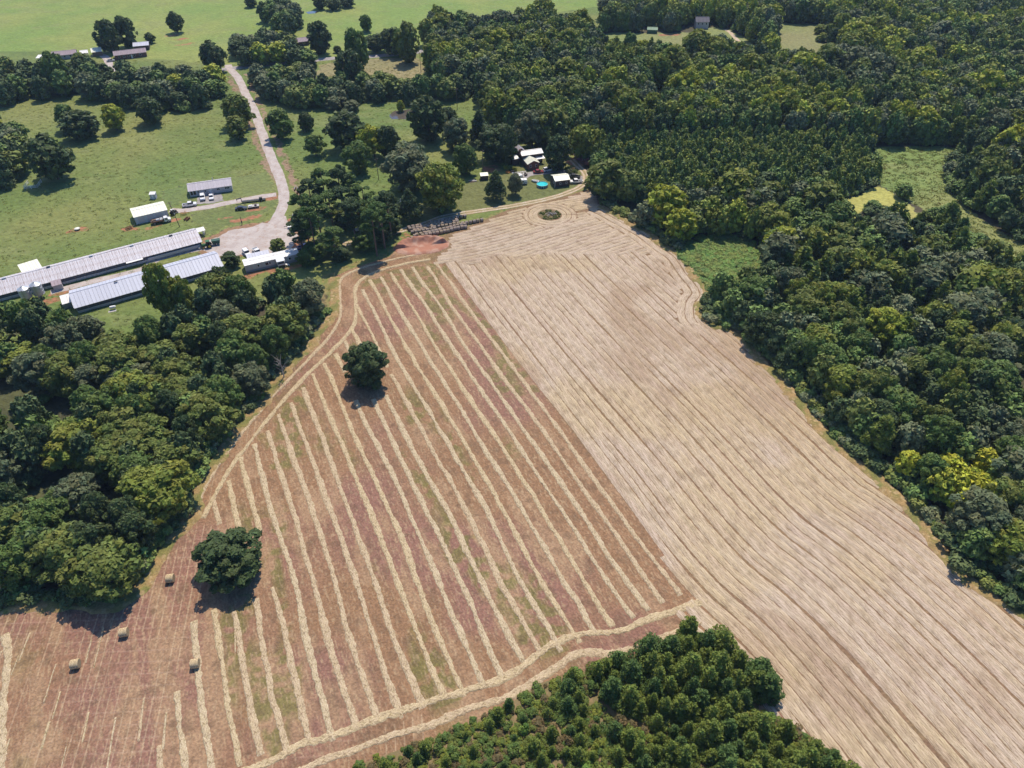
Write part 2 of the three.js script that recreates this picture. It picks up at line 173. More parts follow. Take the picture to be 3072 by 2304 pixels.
// a strip that follows a line: half width and height are functions of (metres along, -1..1 across); uv in metres
function strip(line, step, across, half, height, uOff = 0) {
  const pts = catmull(line, step), n = pts.length, pos = [], uv = [], idx = [];
  let len = 0;
  for (let i = 0; i < n; i++) {
    const a = pts[Math.max(0, i - 1)], b = pts[Math.min(n - 1, i + 1)], l = Math.hypot(b[0] - a[0], b[1] - a[1]) || 1, nx = -(b[1] - a[1]) / l, nz = (b[0] - a[0]) / l;
    if (i) len += Math.hypot(pts[i][0] - pts[i - 1][0], pts[i][1] - pts[i - 1][1]);
    for (let j = 0; j < across; j++) {
      const t = (j / (across - 1)) * 2 - 1, w = half(len, t, pts[i]), o = t * w;
      const x = pts[i][0] + nx * o, z = pts[i][1] + nz * o;
      pos.push(x, height(len, t, x, z, i === 0 || i === n - 1), z); uv.push(len + uOff, o);
      if (i && j) { const c = i * across + j; idx.push(c - across - 1, c - 1, c, c - across - 1, c, c - across); }
    }
  }
  const g = new THREE.BufferGeometry();
  g.setAttribute('position', new THREE.Float32BufferAttribute(pos, 3)); g.setAttribute('uv', new THREE.Float32BufferAttribute(uv, 2)); g.setIndex(idx);
  g.computeVertexNormals();
  if (g.attributes.normal.getY(0) < 0) { for (let i = 0; i < idx.length; i += 3) { const t = idx[i]; idx[i] = idx[i + 1]; idx[i + 1] = t; } g.setIndex(idx); g.computeVertexNormals(); }
  return g;
}

// ---------------------------------------------------------------- ground
// zones: what grows or lies where; later ones lie over earlier ones. colours are linear base colours
const ZONES = [
  ['farpast', [0.175, 0.25, 0.052], [0.235, 0.265, 0.065]], ['haymead', [0.26, 0.22, 0.11], [0.2, 0.19, 0.08]],
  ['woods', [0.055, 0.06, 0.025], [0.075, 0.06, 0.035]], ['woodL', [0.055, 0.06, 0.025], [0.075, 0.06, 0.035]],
  ['meadowR', [0.16, 0.22, 0.055], [0.21, 0.225, 0.07]], ['lawnR', [0.36, 0.35, 0.09], [0.32, 0.3, 0.09]], ['kudzu', [0.10, 0.15, 0.035], [0.13, 0.165, 0.045]],
  ['lawnT', [0.17, 0.22, 0.065], [0.21, 0.215, 0.08]], ['meadT', [0.18, 0.21, 0.07], [0.21, 0.205, 0.085]],
  ['lawn1', [0.115, 0.165, 0.045], [0.15, 0.18, 0.055]], ['lawn1b', [0.115, 0.16, 0.04], [0.14, 0.16, 0.05]], ['lawn2', [0.115, 0.135, 0.04], [0.15, 0.15, 0.05]],
  ['yardclay', [0.30, 0.16, 0.10], [0.25, 0.15, 0.08]],
];
const CLAY = [0.33, 0.135, 0.075];
const clayPatches = [[-154.9, -226.5, 3.6, 1.6], [-136.7, -228.4, 2, 1.6], [-148, -199, 4.5, 2], [-143.5, -201.5, 3.5, 1.6], [-95.5, -243.5, 3.5, 2.2], [-99, -234.5, 3.2, 1.3], [-95, -236, 3, 1.2], [-104.2, -236.5, 3, 0.8], [-122.5, -235, 2.6, 1.4], [-131, -230, 5, 1.2],
  [-78.5, -231, 3, 5], [-74, -218, 5, 3], [-80, -200, 8, 1.1], [-76, -199.5, 3, 2], [-113, -220.5, 5, 2], [-140, -189, 5, 1.5], [-36.5, -221, 2, 4], [-144, -183, 7, 2], [-209, -470, 5, 2], [-202, -461, 7, 1.5], [-195, -452, 6, 1.5], [-72, -202.5, 3, 1.5], [95, -471, 5, 1.8], [100, -472, 4, 1.5], [-8, -279, 3, 3], [27, -285, 3, 4], [-92, -253, 2.4, 2.8]];
const GX0 = -400, GX1 = 400, GZ0 = -660, GZ1 = -30, GW = 2048, GH = 1613;
{
  const canvas = document.createElement('canvas'); canvas.width = GW; canvas.height = GH;
  const c2 = canvas.getContext('2d'), px = (x) => ((x - GX0) / (GX1 - GX0)) * GW, pz = (z) => ((z - GZ0) / (GZ1 - GZ0)) * GH;
  c2.fillStyle = 'rgb(0,0,0)'; c2.fillRect(0, 0, GW, GH);
  const fill = (poly, r, g) => { c2.fillStyle = `rgb(${r},${g},0)`; c2.beginPath(); poly.forEach(([x, z], i) => (i ? c2.lineTo(px(x), pz(z)) : c2.moveTo(px(x), pz(z)))); c2.closePath(); c2.fill(); };
  ZONES.forEach(([k], i) => fill(L[k], (i + 1) * 10, 0));
  const zone = c2.getImageData(0, 0, GW, GH).data;
  const c3 = document.createElement('canvas'); c3.width = GW; c3.height = GH; const d2 = c3.getContext('2d');
  d2.fillStyle = '#000'; d2.fillRect(0, 0, GW, GH);
  const line = (pts, w, css) => { d2.strokeStyle = css; d2.lineWidth = (w / (GX1 - GX0)) * GW; d2.lineJoin = d2.lineCap = 'round'; d2.beginPath(); pts.forEach(([x, z], i) => (i ? d2.lineTo(px(x), pz(z)) : d2.moveTo(px(x), pz(z)))); d2.stroke(); };
  line(L.ditchL, 3.0, '#00ff00'); line(L.ditchR, 2.4, '#00ff00');
  line(L.fieldEdgeL, 5, '#0000ff'); line(L.fieldEdgeR, 5, '#0000ff');
  d2.fillStyle = '#ff0000';
  for (const [x, z, a, b] of clayPatches) { d2.beginPath(); d2.ellipse(px(x), pz(z), (a / (GX1 - GX0)) * GW, (b / (GX1 - GX0)) * GW, -0.4, 0, 7); d2.fill(); }
  const extra = d2.getImageData(0, 0, GW, GH).data;
  const mpp = (GX1 - GX0) / GW;
  const tex = dataTex(GW, GH, (x, y) => {
    const wx = GX0 + x * mpp, wz = GZ0 + y * mpp;
    const n1 = fbm(wx * 0.18, wz * 0.18, 3), n2 = fbm(wx * 0.03 + 40, wz * 0.03, 3), n3 = vn(wx * 1.3, wz * 1.3 + 9), n4 = vn(wx * 0.55 + wz * 0.2, wz * 1.1 + 70);
    const ox = Math.round((n1 - 0.5) * 11 + (n3 - 0.5) * 3), oy = Math.round((vn(wx * 0.2 + 31, wz * 0.2 + 77) - 0.5) * 9);
    const sx = Math.min(GW - 1, Math.max(0, x + ox)), sy = Math.min(GH - 1, Math.max(0, y + oy)), zi = Math.round(zone[(sy * GW + sx) * 4] / 10) - 1;
    const e = (sy * GW + sx) * 4;
    let col;
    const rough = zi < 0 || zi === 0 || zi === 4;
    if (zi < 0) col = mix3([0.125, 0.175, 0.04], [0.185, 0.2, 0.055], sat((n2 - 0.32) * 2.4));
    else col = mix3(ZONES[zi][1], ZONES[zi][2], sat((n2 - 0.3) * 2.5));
    const blot = rough ? sstep(0.5, 0.75, n4 * 0.35 + n3 * 0.3 + n1 * 0.45) : sstep(0.62, 0.9, n4 * 0.5 + n1 * 0.5);
    col = mix3(col, [col[0] * 0.58, col[1] * 0.66, col[2] * 0.6], blot * 0.42);
    col = mix3(col, [0.20, 0.215, 0.075], sstep(0.58, 0.72, fbm(wx * 0.07 + 9, wz * 0.16 + 3, 3)) * (rough ? 0.4 : 0.15));
    if (extra[e + 1] > 100) col = mix3(col, [0.27, 0.17, 0.12], 0.85 * sstep(0.25, 0.6, n3 * 0.5 + n1 * 0.6));
    if (extra[e + 2] > 100) col = mix3(col, [0.24, 0.18, 0.07], 0.7 * sstep(0.3, 0.6, n3 * 0.5 + n1 * 0.5));
    if (extra[e] > 100) col = mix3(col, CLAY, 0.9 * sstep(0.3, 0.62, n3 * 0.4 + n1 * 0.7));
    const k = 0.78 + 0.44 * n3;
    return [col[0] * k, col[1] * k, col[2] * k];
  });
  tex.wrapS = tex.wrapT = THREE.MirroredRepeatWrapping;
  const bump = dataTex(512, 512, (x, y) => { const u = x / 512 * 24, v = y / 512 * 24, w = (a) => { const t = ((a % 24) + 24) % 24; return t; }; const f = (s) => { const k = 24 * s; const X = (u * s), Y = (v * s); const bx = sat(X / k), by = sat(Y / k); return vn(X, Y) * (1 - bx) * (1 - by) + vn(X - k, Y) * bx * (1 - by) + vn(X, Y - k) * (1 - bx) * by + vn(X - k, Y - k) * bx * by; }; w(0); return 0.5 * f(0.7) + 0.3 * f(1.7) + 0.2 * f(3.6); }, false);
  const bm = bump.clone(); bm.repeat.set((GX1 - GX0) / 24, (GZ1 - GZ0) / 24); bm.needsUpdate = true;
  const g = new THREE.PlaneGeometry(8000, 8000, 40, 40); g.rotateX(-Math.PI / 2); g.translate(0, 0, -300);
  const p = g.attributes.position, uv = g.attributes.uv;
  for (let i = 0; i < p.count; i++) uv.setXY(i, (p.getX(i) - GX0) / (GX1 - GX0), (p.getZ(i) - GZ0) / (GZ1 - GZ0));
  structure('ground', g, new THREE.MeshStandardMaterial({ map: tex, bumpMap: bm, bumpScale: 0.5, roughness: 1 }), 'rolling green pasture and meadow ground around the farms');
}

// the mown field: brown and pink stubble in one sheet
const FX0 = -125, FX1 = 125, FZ0 = -270, FZ1 = -20;
const rowDir = [Math.sin(0.42), Math.cos(0.42)];
{
  const W = 2048, m = (FX1 - FX0) / W, left = polyMask(L.windZone);
  function polyMask(poly) { return (x, z) => inside(poly, x, z); }
  const tex = dataTex(W, W, (x, y) => {
    const wx = FX0 + x * m, wz = FZ0 + y * m, u = wx * rowDir[0] + wz * rowDir[1], v = wx * rowDir[1] - wz * rowDir[0];
    const big = fbm(wx * 0.035 + 3, wz * 0.035 + 8, 3), mid = fbm(u * 0.09, v * 0.28, 3), fine = vn(u * 1.1, v * 4.2), grit = vn(wx * 3.6, wz * 3.6), clump = fbm(wx * 0.5 + 60, wz * 0.5, 2);
    let c = mix3([0.242, 0.137, 0.071], [0.228, 0.117, 0.081], sstep(0.45, 0.66, big));
    c = mix3(c, [0.31, 0.195, 0.11], sstep(0.46, 0.72, mid) * 0.85);
    const gr = sstep(0.56, 0.72, fbm(u * 0.045 + 20, v * 0.16 + 4, 3)) * (left(wx, wz) ? 0.75 : 0.3) * sstep(0.3, 0.55, clump);
    c = mix3(c, [0.14, 0.135, 0.035], gr);
    c = mix3(c, [0.37, 0.26, 0.15], sstep(0.6, 0.85, fine) * 0.5);
    if (!left(wx, wz) && wx < -15 && wz > -130) { const q = wx * 0.985 - wz * 0.17 + 0.5 * (big - 0.5), h = sstep(0.78, 0.97, Math.abs(((q / 1.55) % 1 + 1) % 1 * 2 - 1)) * sstep(0.25, 0.6, fbm(wx * 0.3, wz * 0.06 + 8, 2)); c = mix3(c, [0.45, 0.335, 0.21], 0.6 * h); const q2 = (wz + 0.05 * wx) / 2.3; c = mix3(c, [0.4, 0.28, 0.2], 0.3 * sstep(0.8, 0.98, Math.abs((q2 % 1 + 1) % 1 * 2 - 1)) * sstep(0.4, 0.7, big)); }
    c = mix3(c, [0.13, 0.08, 0.045], sstep(0.55, 0.85, clump) * 0.45);
    if (wx > -22 + (wz + 204.6) * 0.468) c = mix3(c, [0.185, 0.125, 0.062], 0.6);
    const k = 0.72 + 0.56 * grit;
    return [c[0] * k, c[1] * k, c[2] * k];
  });
  const g = polyGeo(L.field), p = g.attributes.position, uv = new Float32Array(p.count * 2);
  for (let i = 0; i < p.count; i++) { uv[2 * i] = (p.getX(i) - FX0) / (FX1 - FX0); uv[2 * i + 1] = (p.getZ(i) - FZ0) / (FZ1 - FZ0); }
  g.setAttribute('uv', new THREE.BufferAttribute(uv, 2));
  const bump = dataTex(512, 512, (x, y) => { const a = x / 512, b = y / 512; const f = (s, q) => { const X = a * s, Y = b * q; return mix(mix(vn(X, Y), vn(X - s, Y), a), mix(vn(X, Y - q), vn(X - s, Y - q), a), b); }; return 0.6 * f(40, 40) + 0.4 * f(90, 90); }, false);
  const bm = bump.clone(); bm.repeat.set(25, 25); bm.needsUpdate = true;
  structure('field', g, new THREE.MeshStandardMaterial({ map: tex, bumpMap: bm, bumpScale: 0.12, roughness: 1 }), 'mown hay field with reddish brown stubble', 0.02);
}

// ---------------------------------------------------------------- hay: strewn straw texture shared by windrows, swaths and bales
const strawTex = (seed, len, base, light, dark, n) => {
  const c = document.createElement('canvas'); c.width = c.height = 1024; const x = c.getContext('2d'), r = RNG(seed), css = (k) => `rgb(${k.map((v) => toS(v) | 0).join(',')})`;
  x.fillStyle = css(base); x.fillRect(0, 0, 1024, 1024); x.lineCap = 'round';
  for (let i = 0; i < n; i++) {
    const t = r(), k = t < 0.34 ? mix3(base, dark, r()) : t < 0.8 ? mix3(base, light, r()) : mix3(base, [base[0] * 0.9, base[1] * 0.98, base[2] * 0.7], r());
    const px = r() * 1024, py = r() * 1024, a = (r() - 0.5) * len[1], l = len[0] * (0.4 + r());
    x.strokeStyle = css(k); const dk = t < 0.34; x.globalAlpha = dk ? 0.45 + 0.4 * r() : 0.35 + 0.4 * r(); x.lineWidth = len[1] < 1 ? (dk ? 3 + r() * 8 : 3 + r() * 11) : dk ? 4 + r() * 15 : 4 + r() * 14;
    for (const ox of [-1024, 0, 1024]) for (const oy of [-1024, 0, 1024]) { if (px + ox < -320 || px + ox > 1344 || py + oy < -320 || py + oy > 1344) continue; x.beginPath(); x.moveTo(px + ox, py + oy); x.lineTo(px + ox + Math.cos(a) * l, py + oy + Math.sin(a) * l); x.stroke(); }
  }
  const t = new THREE.CanvasTexture(c); t.colorSpace = THREE.SRGBColorSpace; t.wrapS = t.wrapT = THREE.RepeatWrapping; t.magFilter = THREE.LinearFilter; t.flipY = false; return t;
};
const strawRow = strawTex(5, [80, 2.6], [0.45, 0.35, 0.22], [0.64, 0.53, 0.36], [0.13, 0.08, 0.04], 9000);
const strawSwath = strawTex(6, [190, 0.34], [0.45, 0.346, 0.256], [0.63, 0.53, 0.415], [0.13, 0.085, 0.048], 6400);
const rowMats = [0, 1, 2].map((i) => { const m = new THREE.MeshStandardMaterial({ map: tiled(strawRow, 1 / 7), roughness: 0.95 }); m.color.setRGB(...[[1, 1, 1], [1.0, 0.985, 0.93], [0.98, 0.95, 0.94]][i]); return m; });
const hayHeight = (x, z) => 0.55 * vn(x * 2.1, z * 2.1) + 0.45 * vn(x * 4.6 + 7, z * 4.6);
function windrow(line, half, label, group, mat) {
  const seed = Math.abs(line[0][0] * 7.3 + line[0][1] * 3.1);
  const g = strip(line, 0.3, 11, (l, t) => half * (1 + 0.75 * (vn(l * 0.22 + seed, t > 0 ? 3 : 60) - 0.5) + 0.4 * (vn(l * 1.1 + seed, t > 0 ? 13 : 90) - 0.5) + 0.3 * (vn(l * 3.3 + seed, t > 0 ? 33 : 190) - 0.5)),
    (l, t, x, z, end) => (end || Math.abs(t) > 0.99 ? -0.03 : 0.05 + (1 - t * t * t * t) * (0.02 + 0.3 * hayHeight(x, z) * hayHeight(x + 3, z))), seed);
  const m = M(numbered('hay_windrow'), g, mat ?? rowMats[Math.floor(seed) % 3], scene); m.position.y = 0.03;
  return tag(m, label, 'windrow', group);
}
{ // the raked rows, cut to the raked part of the field
  const base = catmull(L.edgeRow, 1.5), n = base.length, r = RNG(21);
  const nrm = base.map((_, i) => { const a = base[Math.max(0, i - 2)], b = base[Math.min(n - 1, i + 2)], l = Math.hypot(b[0] - a[0], b[1] - a[1]); return [-(b[1] - a[1]) / l, (b[0] - a[0]) / l]; });
  const last = [base[n - 1][0] - base[n - 4][0], base[n - 1][1] - base[n - 4][1]];
  for (let k = 0; k < 30; k++) {
    const off = 2.3 + k * 3.86, pts = [];
    for (let i = 0; i < n + 60; i++) {
      let q;
      if (i < n) q = [base[i][0] + nrm[i][0] * off, base[i][1] + nrm[i][1] * off];
      else { const s = (i - n + 1) * 0.5; q = [base[n - 1][0] + nrm[n - 1][0] * off + last[0] * s * 0.66, base[n - 1][1] + nrm[n - 1][1] * off + last[1] * s * 0.66]; }
      q[0] += (vn(i * 0.08, k * 9.1) - 0.5) * 0.9;
      pts.push(q);
    }
    let run = [];
    let piece = 0;
    const flush = () => { if (run.length > 5) { windrow(run, 0.6, `${nth(k + 1)} straight hay windrow counted from the unraked swaths${piece ? ', ' + nth(piece + 1) + ' stretch' : ''}`, 'straight hay windrows'); piece++; } run = []; };
    for (const q of pts) {
      const ok = inside(L.windZone, q[0], q[1]) && Math.hypot(q[0] + 38.5, q[1] + 144.4) > 6.2 + r() && Math.hypot(q[0] + 56.8, q[1] + 85.1) > 8.2 + r();
      if (ok) run.push(q); else flush();
    }
    flush();
  }
  windrow(L.head1, 0.78, 'curving double-thick hay windrow ending the straight rows, further from the pine thicket', null, rowMats[1]);
  windrow(L.head2, 0.74, 'curving hay windrow running closest along the pine thicket', null, rowMats[2]);
  windrow(L.head3, 0.62, 'hay windrow bending along the wood edge, inner one of two', null, rowMats[1]);
  windrow(L.head4, 0.5, 'thin hay windrow hugging the wood edge, outer one of two', null, rowMats[2]);
  windrow(L.farLeftRow, 0.75, 'single hay windrow standing apart beyond the loose bales', null, rowMats[0]);
  // wisps left where rows were baled
  const wr = RNG(77);
  for (let i = 0; i < 18; i++) {
    const x = -98 + wr() * 46, z = -74 + wr() * 34;
    if (!inside(L.field, x, z)) continue;
    const l = 2 + wr() * 9, d = [0.22 + (x + 75) * 0.004, 1];
    windrow([[x, z], [x + d[0] * l * 0.5, z + l * 0.5], [x + d[0] * l, z + l]], 0.1 + 0.13 * wr(), 'thin wisp of hay left on baled stubble', 'hay wisps left on the baled stubble');
  }
}
{ // swaths lying unraked on the other half, narrow stubble gaps between them
  const master = catmull([[-36, -234], [-22.5, -204.6], [-0.8, -157.6], [21, -112.3], [31.5, -89.5], [37.5, -79], [44, -70.5], [51, -58.5], [58, -44], [66, -26]], 1), n = master.length;
  const nrm = master.map((_, i) => { const a = master[Math.max(0, i - 4)], b = master[Math.min(n - 1, i + 4)], l = Math.hypot(b[0] - a[0], b[1] - a[1]); return [(b[1] - a[1]) / l, -(b[0] - a[0]) / l]; });
  const mats = [[1, 1, 1], [1.01, 1.0, 0.98], [0.98, 0.96, 0.96], [1.0, 0.99, 0.95]].map((c) => { const m = new THREE.MeshStandardMaterial({ map: tiled(strawSwath, 1 / 9), roughness: 0.95, vertexColors: true }); m.color.setRGB(...c); return m; });
  const thick = L.thicket, burn = L.burn, pit = L.pit;
  const upper = (x, z) => z < -207 - 0.1 * x + 12 * (vn(x * 0.22 + 3, 7.7) - 0.5);                       // head of the field, mown the other way
  const head = L.fieldEdgeR.slice(0, 12);
  const bad = (x, z) => Math.hypot((x - burn[0]) / 4.6, (z - burn[1]) / 4.4) < 1 || Math.hypot((x - pit[0]) / 9.5, (z - pit[1]) / 6.5) < 1 || inside(thick, x, z);
  const okA = (x, z) => inside(L.field, x, z) && !upper(x, z + 2.2) && !bad(x, z) && !(z < -172 && distLine(head, x, z) < 7.6) && distLine(L.fieldEdgeR, x, z) > 1.3 && !(inside(L.windZone, x, z));
  const okB = (x, z) => inside(L.field, x, z) && upper(x, z) && !bad(x, z) && Math.hypot((x - burn[0]) / 9.6, (z - burn[1]) / 9.2) > 1 && (z < -243 || distLine(head, x, z) > 7.6) && distLine(L.fieldEdgeL, x, z) > 1.6 && x > -26 - 0.25 * (z + 206);
  let id = 0;
  function swath(line, halfw, label, group) {
    const seed = id * 5.37; id++;
    const g = strip(line, 0.7, 5, (l, t) => halfw * (1.015 + 0.22 * (vn(l * 0.11 + seed, t > 0 ? 3 : 40) - 0.5)) + 0.2 * (vn(l * 1.3 + seed, t > 0 ? 21 : 55) - 0.5),
      (l, t, x, z, end) => (end ? 0.0 : Math.abs(t) > 0.99 ? 0.0 : 0.07 + 0.17 * hayHeight(x * 0.8, z * 0.8) * (1 - 0.3 * t * t)), seed);
    const p = g.attributes.position, col = new Float32Array(p.count * 3);
    for (let i = 0; i < p.count; i++) {   // patches where the hay is thin and the stubble shows, and yellower grass
      const x = p.getX(i), z = p.getZ(i), a = sstep(0.5, 0.72, fbm(x * 0.06 + 50, z * 0.06, 4)), y = sstep(0.52, 0.7, fbm(x * 0.045, z * 0.045 + 90, 3)), c = sstep(0.55, 0.8, fbm(x * 0.7, z * 0.7, 2));
      let k = mix3([1, 1, 1], [0.74, 0.66, 0.58], a * 0.7); k = mix3(k, [0.99, 0.97, 0.82], y * 0.7); k = mix3(k, [0.62, 0.58, 0.5], c * 0.55);
      col.set(k, i * 3);
    }
    g.setAttribute('color', new THREE.BufferAttribute(col, 3));
    const m = M(numbered('hay_swath'), g, mats[id % 4], scene); m.position.y = label.includes('cross') ? 0.045 : 0.03;
    tag(m, label, 'hay swath', group);
  }
  const cut = (pts, ok, halfw, label, group) => { let run = [], piece = 0; const flush = () => { if (run.length > 4) { piece++; swath(run, halfw, label + (piece > 1 ? ', ' + nth(piece) + ' stretch' : ''), group); } run = []; }; for (const q of pts) { if (ok(q[0], q[1])) run.push(q); else flush(); } flush(); };
  for (let k = -4; k < 52; k++) {
    const off = 1.2 + k * 1.72;
    const pts = master.map((q, i) => [q[0] + nrm[i][0] * off + (vn(i * 0.035, k * 3.3) - 0.5) * 0.9, q[1] + nrm[i][1] * off]);
    cut(pts, okA, 0.74 + 0.04 * ((k * 7 + 28) % 3), `${nth(k + 5)} long unraked hay swath counted from the raked rows`, 'long unraked hay swaths');
  }
  for (let k = -22; k < 32; k++) {
    const a = THREE.MathUtils.degToRad(22), cx = -30, cz = -196 - k * 1.9, pts = [];
    for (let s = 0; s < 110; s += 1) pts.push([cx + Math.cos(a) * s + 6 * Math.sin(s * 0.045 + 0.4) * 0.4, cz - Math.sin(a) * s + 2.4 * Math.sin(s * 0.06 + k * 0.12)]);
    cut(pts, okB, 0.8 + 0.05 * ((k * 5 + 110) % 3), `${nth(k + 23)} crossways hay swath at the field head, counted towards the track`, 'crossways hay swaths');
  }
  for (let k = 0; k < 3; k++) { const pts = []; for (let a = 0; a < 6.3; a += 0.12) pts.push([burn[0] + Math.cos(a) * (5.4 + k * 1.8), burn[1] + Math.sin(a) * (5.2 + k * 1.75)]); cut(pts, (x, z) => inside(L.field, x, z) && distLine(L.fieldEdgeL, x, z) > 1.5, 0.8, `${nth(k + 1)} hay swath looping round the grassy brush pile, counted outwards`, 'hay swaths looping round the brush pile'); }
  const hp = catmull(head, 1), hn = hp.length;
  for (let k = 0; k < 3; k++) {
    const off = 1.5 + k * 2.6, pts = hp.map((q, i) => { const a = hp[Math.max(0, i - 4)], b = hp[Math.min(hn - 1, i + 4)], l = Math.hypot(b[0] - a[0], b[1] - a[1]); return [q[0] - (b[1] - a[1]) / l * -1 * -off, q[1] - (b[0] - a[0]) / l * off * -1]; });
    cut(pts, (x, z) => inside(L.field, x, z) && !bad(x, z), 1.1, `${nth(k + 1)} hay swath curving along the vine-covered wood, counted from the wood`, 'hay swaths curving along the wood');
  }
}

{ // rough dry grass left standing along the wood edges
  const verge = new THREE.MeshStandardMaterial({ map: tiled(dataTex(256, 256, (x, y) => { const u = x / 256, v = y / 256, f = (q, o) => mix(mix(vn(u * q + o, v * q), vn(u * q - q + o, v * q), u), mix(vn(u * q + o, v * q - q), vn(u * q - q + o, v * q - q), u), v), k = 0.65 + 0.7 * f(60, 5); const c = mix3(mix3([0.30, 0.20, 0.085], [0.17, 0.165, 0.045], sstep(0.4, 0.65, f(6, 1))), [0.36, 0.26, 0.13], sstep(0.55, 0.8, f(17, 9))); return [c[0] * k, c[1] * k, c[2] * k]; }), 1 / 13), roughness: 1 });
  for (const [line, sx, label] of [[L.fieldEdgeL.slice(0, 18), 1, 'rough dry grass verge along the wood beside the windrows'], [L.fieldEdgeR, -1, 'rough dry grass verge along the big wood beside the unraked hay']]) {
    const c = catmull(line, 1.5), pts = c.map((q, i) => { const a = c[Math.max(0, i - 3)], b = c[Math.min(c.length - 1, i + 3)], l = Math.hypot(b[0] - a[0], b[1] - a[1]), o = sx * 0.7; return [q[0] - (b[1] - a[1]) / l * o * -sx * -1, q[1] + (b[0] - a[0]) / l * o * -sx * -1]; });
    structure(numbered('grass_verge'), strip(pts, 0.6, 7, (l, t) => 1.7 * (1 + 0.7 * (vn(l * 0.16, t > 0 ? 2 : 44) - 0.5)) + 0.9 * (vn(l * 0.7, t > 0 ? 8 : 70) - 0.5), (l, t, x, z) => (Math.abs(t) > 0.99 ? 0.0 : 0.16 + 0.3 * hayHeight(x * 0.9, z * 0.9))), verge, label, 0.03);
  }
}
// ---------------------------------------------------------------- roads, yard, ponds, pit
const gravelTex = (seed, a, b, c) => dataTex(512, 512, (x, y) => {
  const u = x / 512, v = y / 512, f = (s) => mix(mix(vn(u * s + seed, v * s), vn(u * s - s + seed, v * s), u), mix(vn(u * s + seed, v * s - s), vn(u * s - s + seed, v * s - s), u), v);
  const k = mix3(mix3(a, b, sstep(0.35, 0.65, f(7))), c, sstep(0.55, 0.8, f(21)) * 0.6), g = 0.8 + 0.4 * f(110);
  return [k[0] * g, k[1] * g, k[2] * g];
});
const gravel = new THREE.MeshStandardMaterial({ map: tiled(gravelTex(3, [0.40, 0.34, 0.31], [0.46, 0.41, 0.38], [0.36, 0.26, 0.2]), 1 / 14), roughness: 1 });
const asphaltWorn = new THREE.MeshStandardMaterial({ map: tiled(gravelTex(9, [0.27, 0.25, 0.24], [0.33, 0.3, 0.29], [0.22, 0.2, 0.19]), 1 / 18), roughness: 0.95 });
const sand = new THREE.MeshStandardMaterial({ map: tiled(gravelTex(15, [0.46, 0.36, 0.25], [0.52, 0.44, 0.34], [0.3, 0.22, 0.13]), 1 / 8), roughness: 1 });
const road = (name, line, half, mat, y, label) => structure(name, strip(line, 1.2, 5, (l, t) => half * (1 + 0.16 * (vn(l * 0.1, t > 0 ? 2 : 44) - 0.5)) + 0.3 * (vn(l * 0.8, t > 0 ? 8 : 70) - 0.5), (l, t) => 0.02 * (1 - t * t)), mat, label, y);
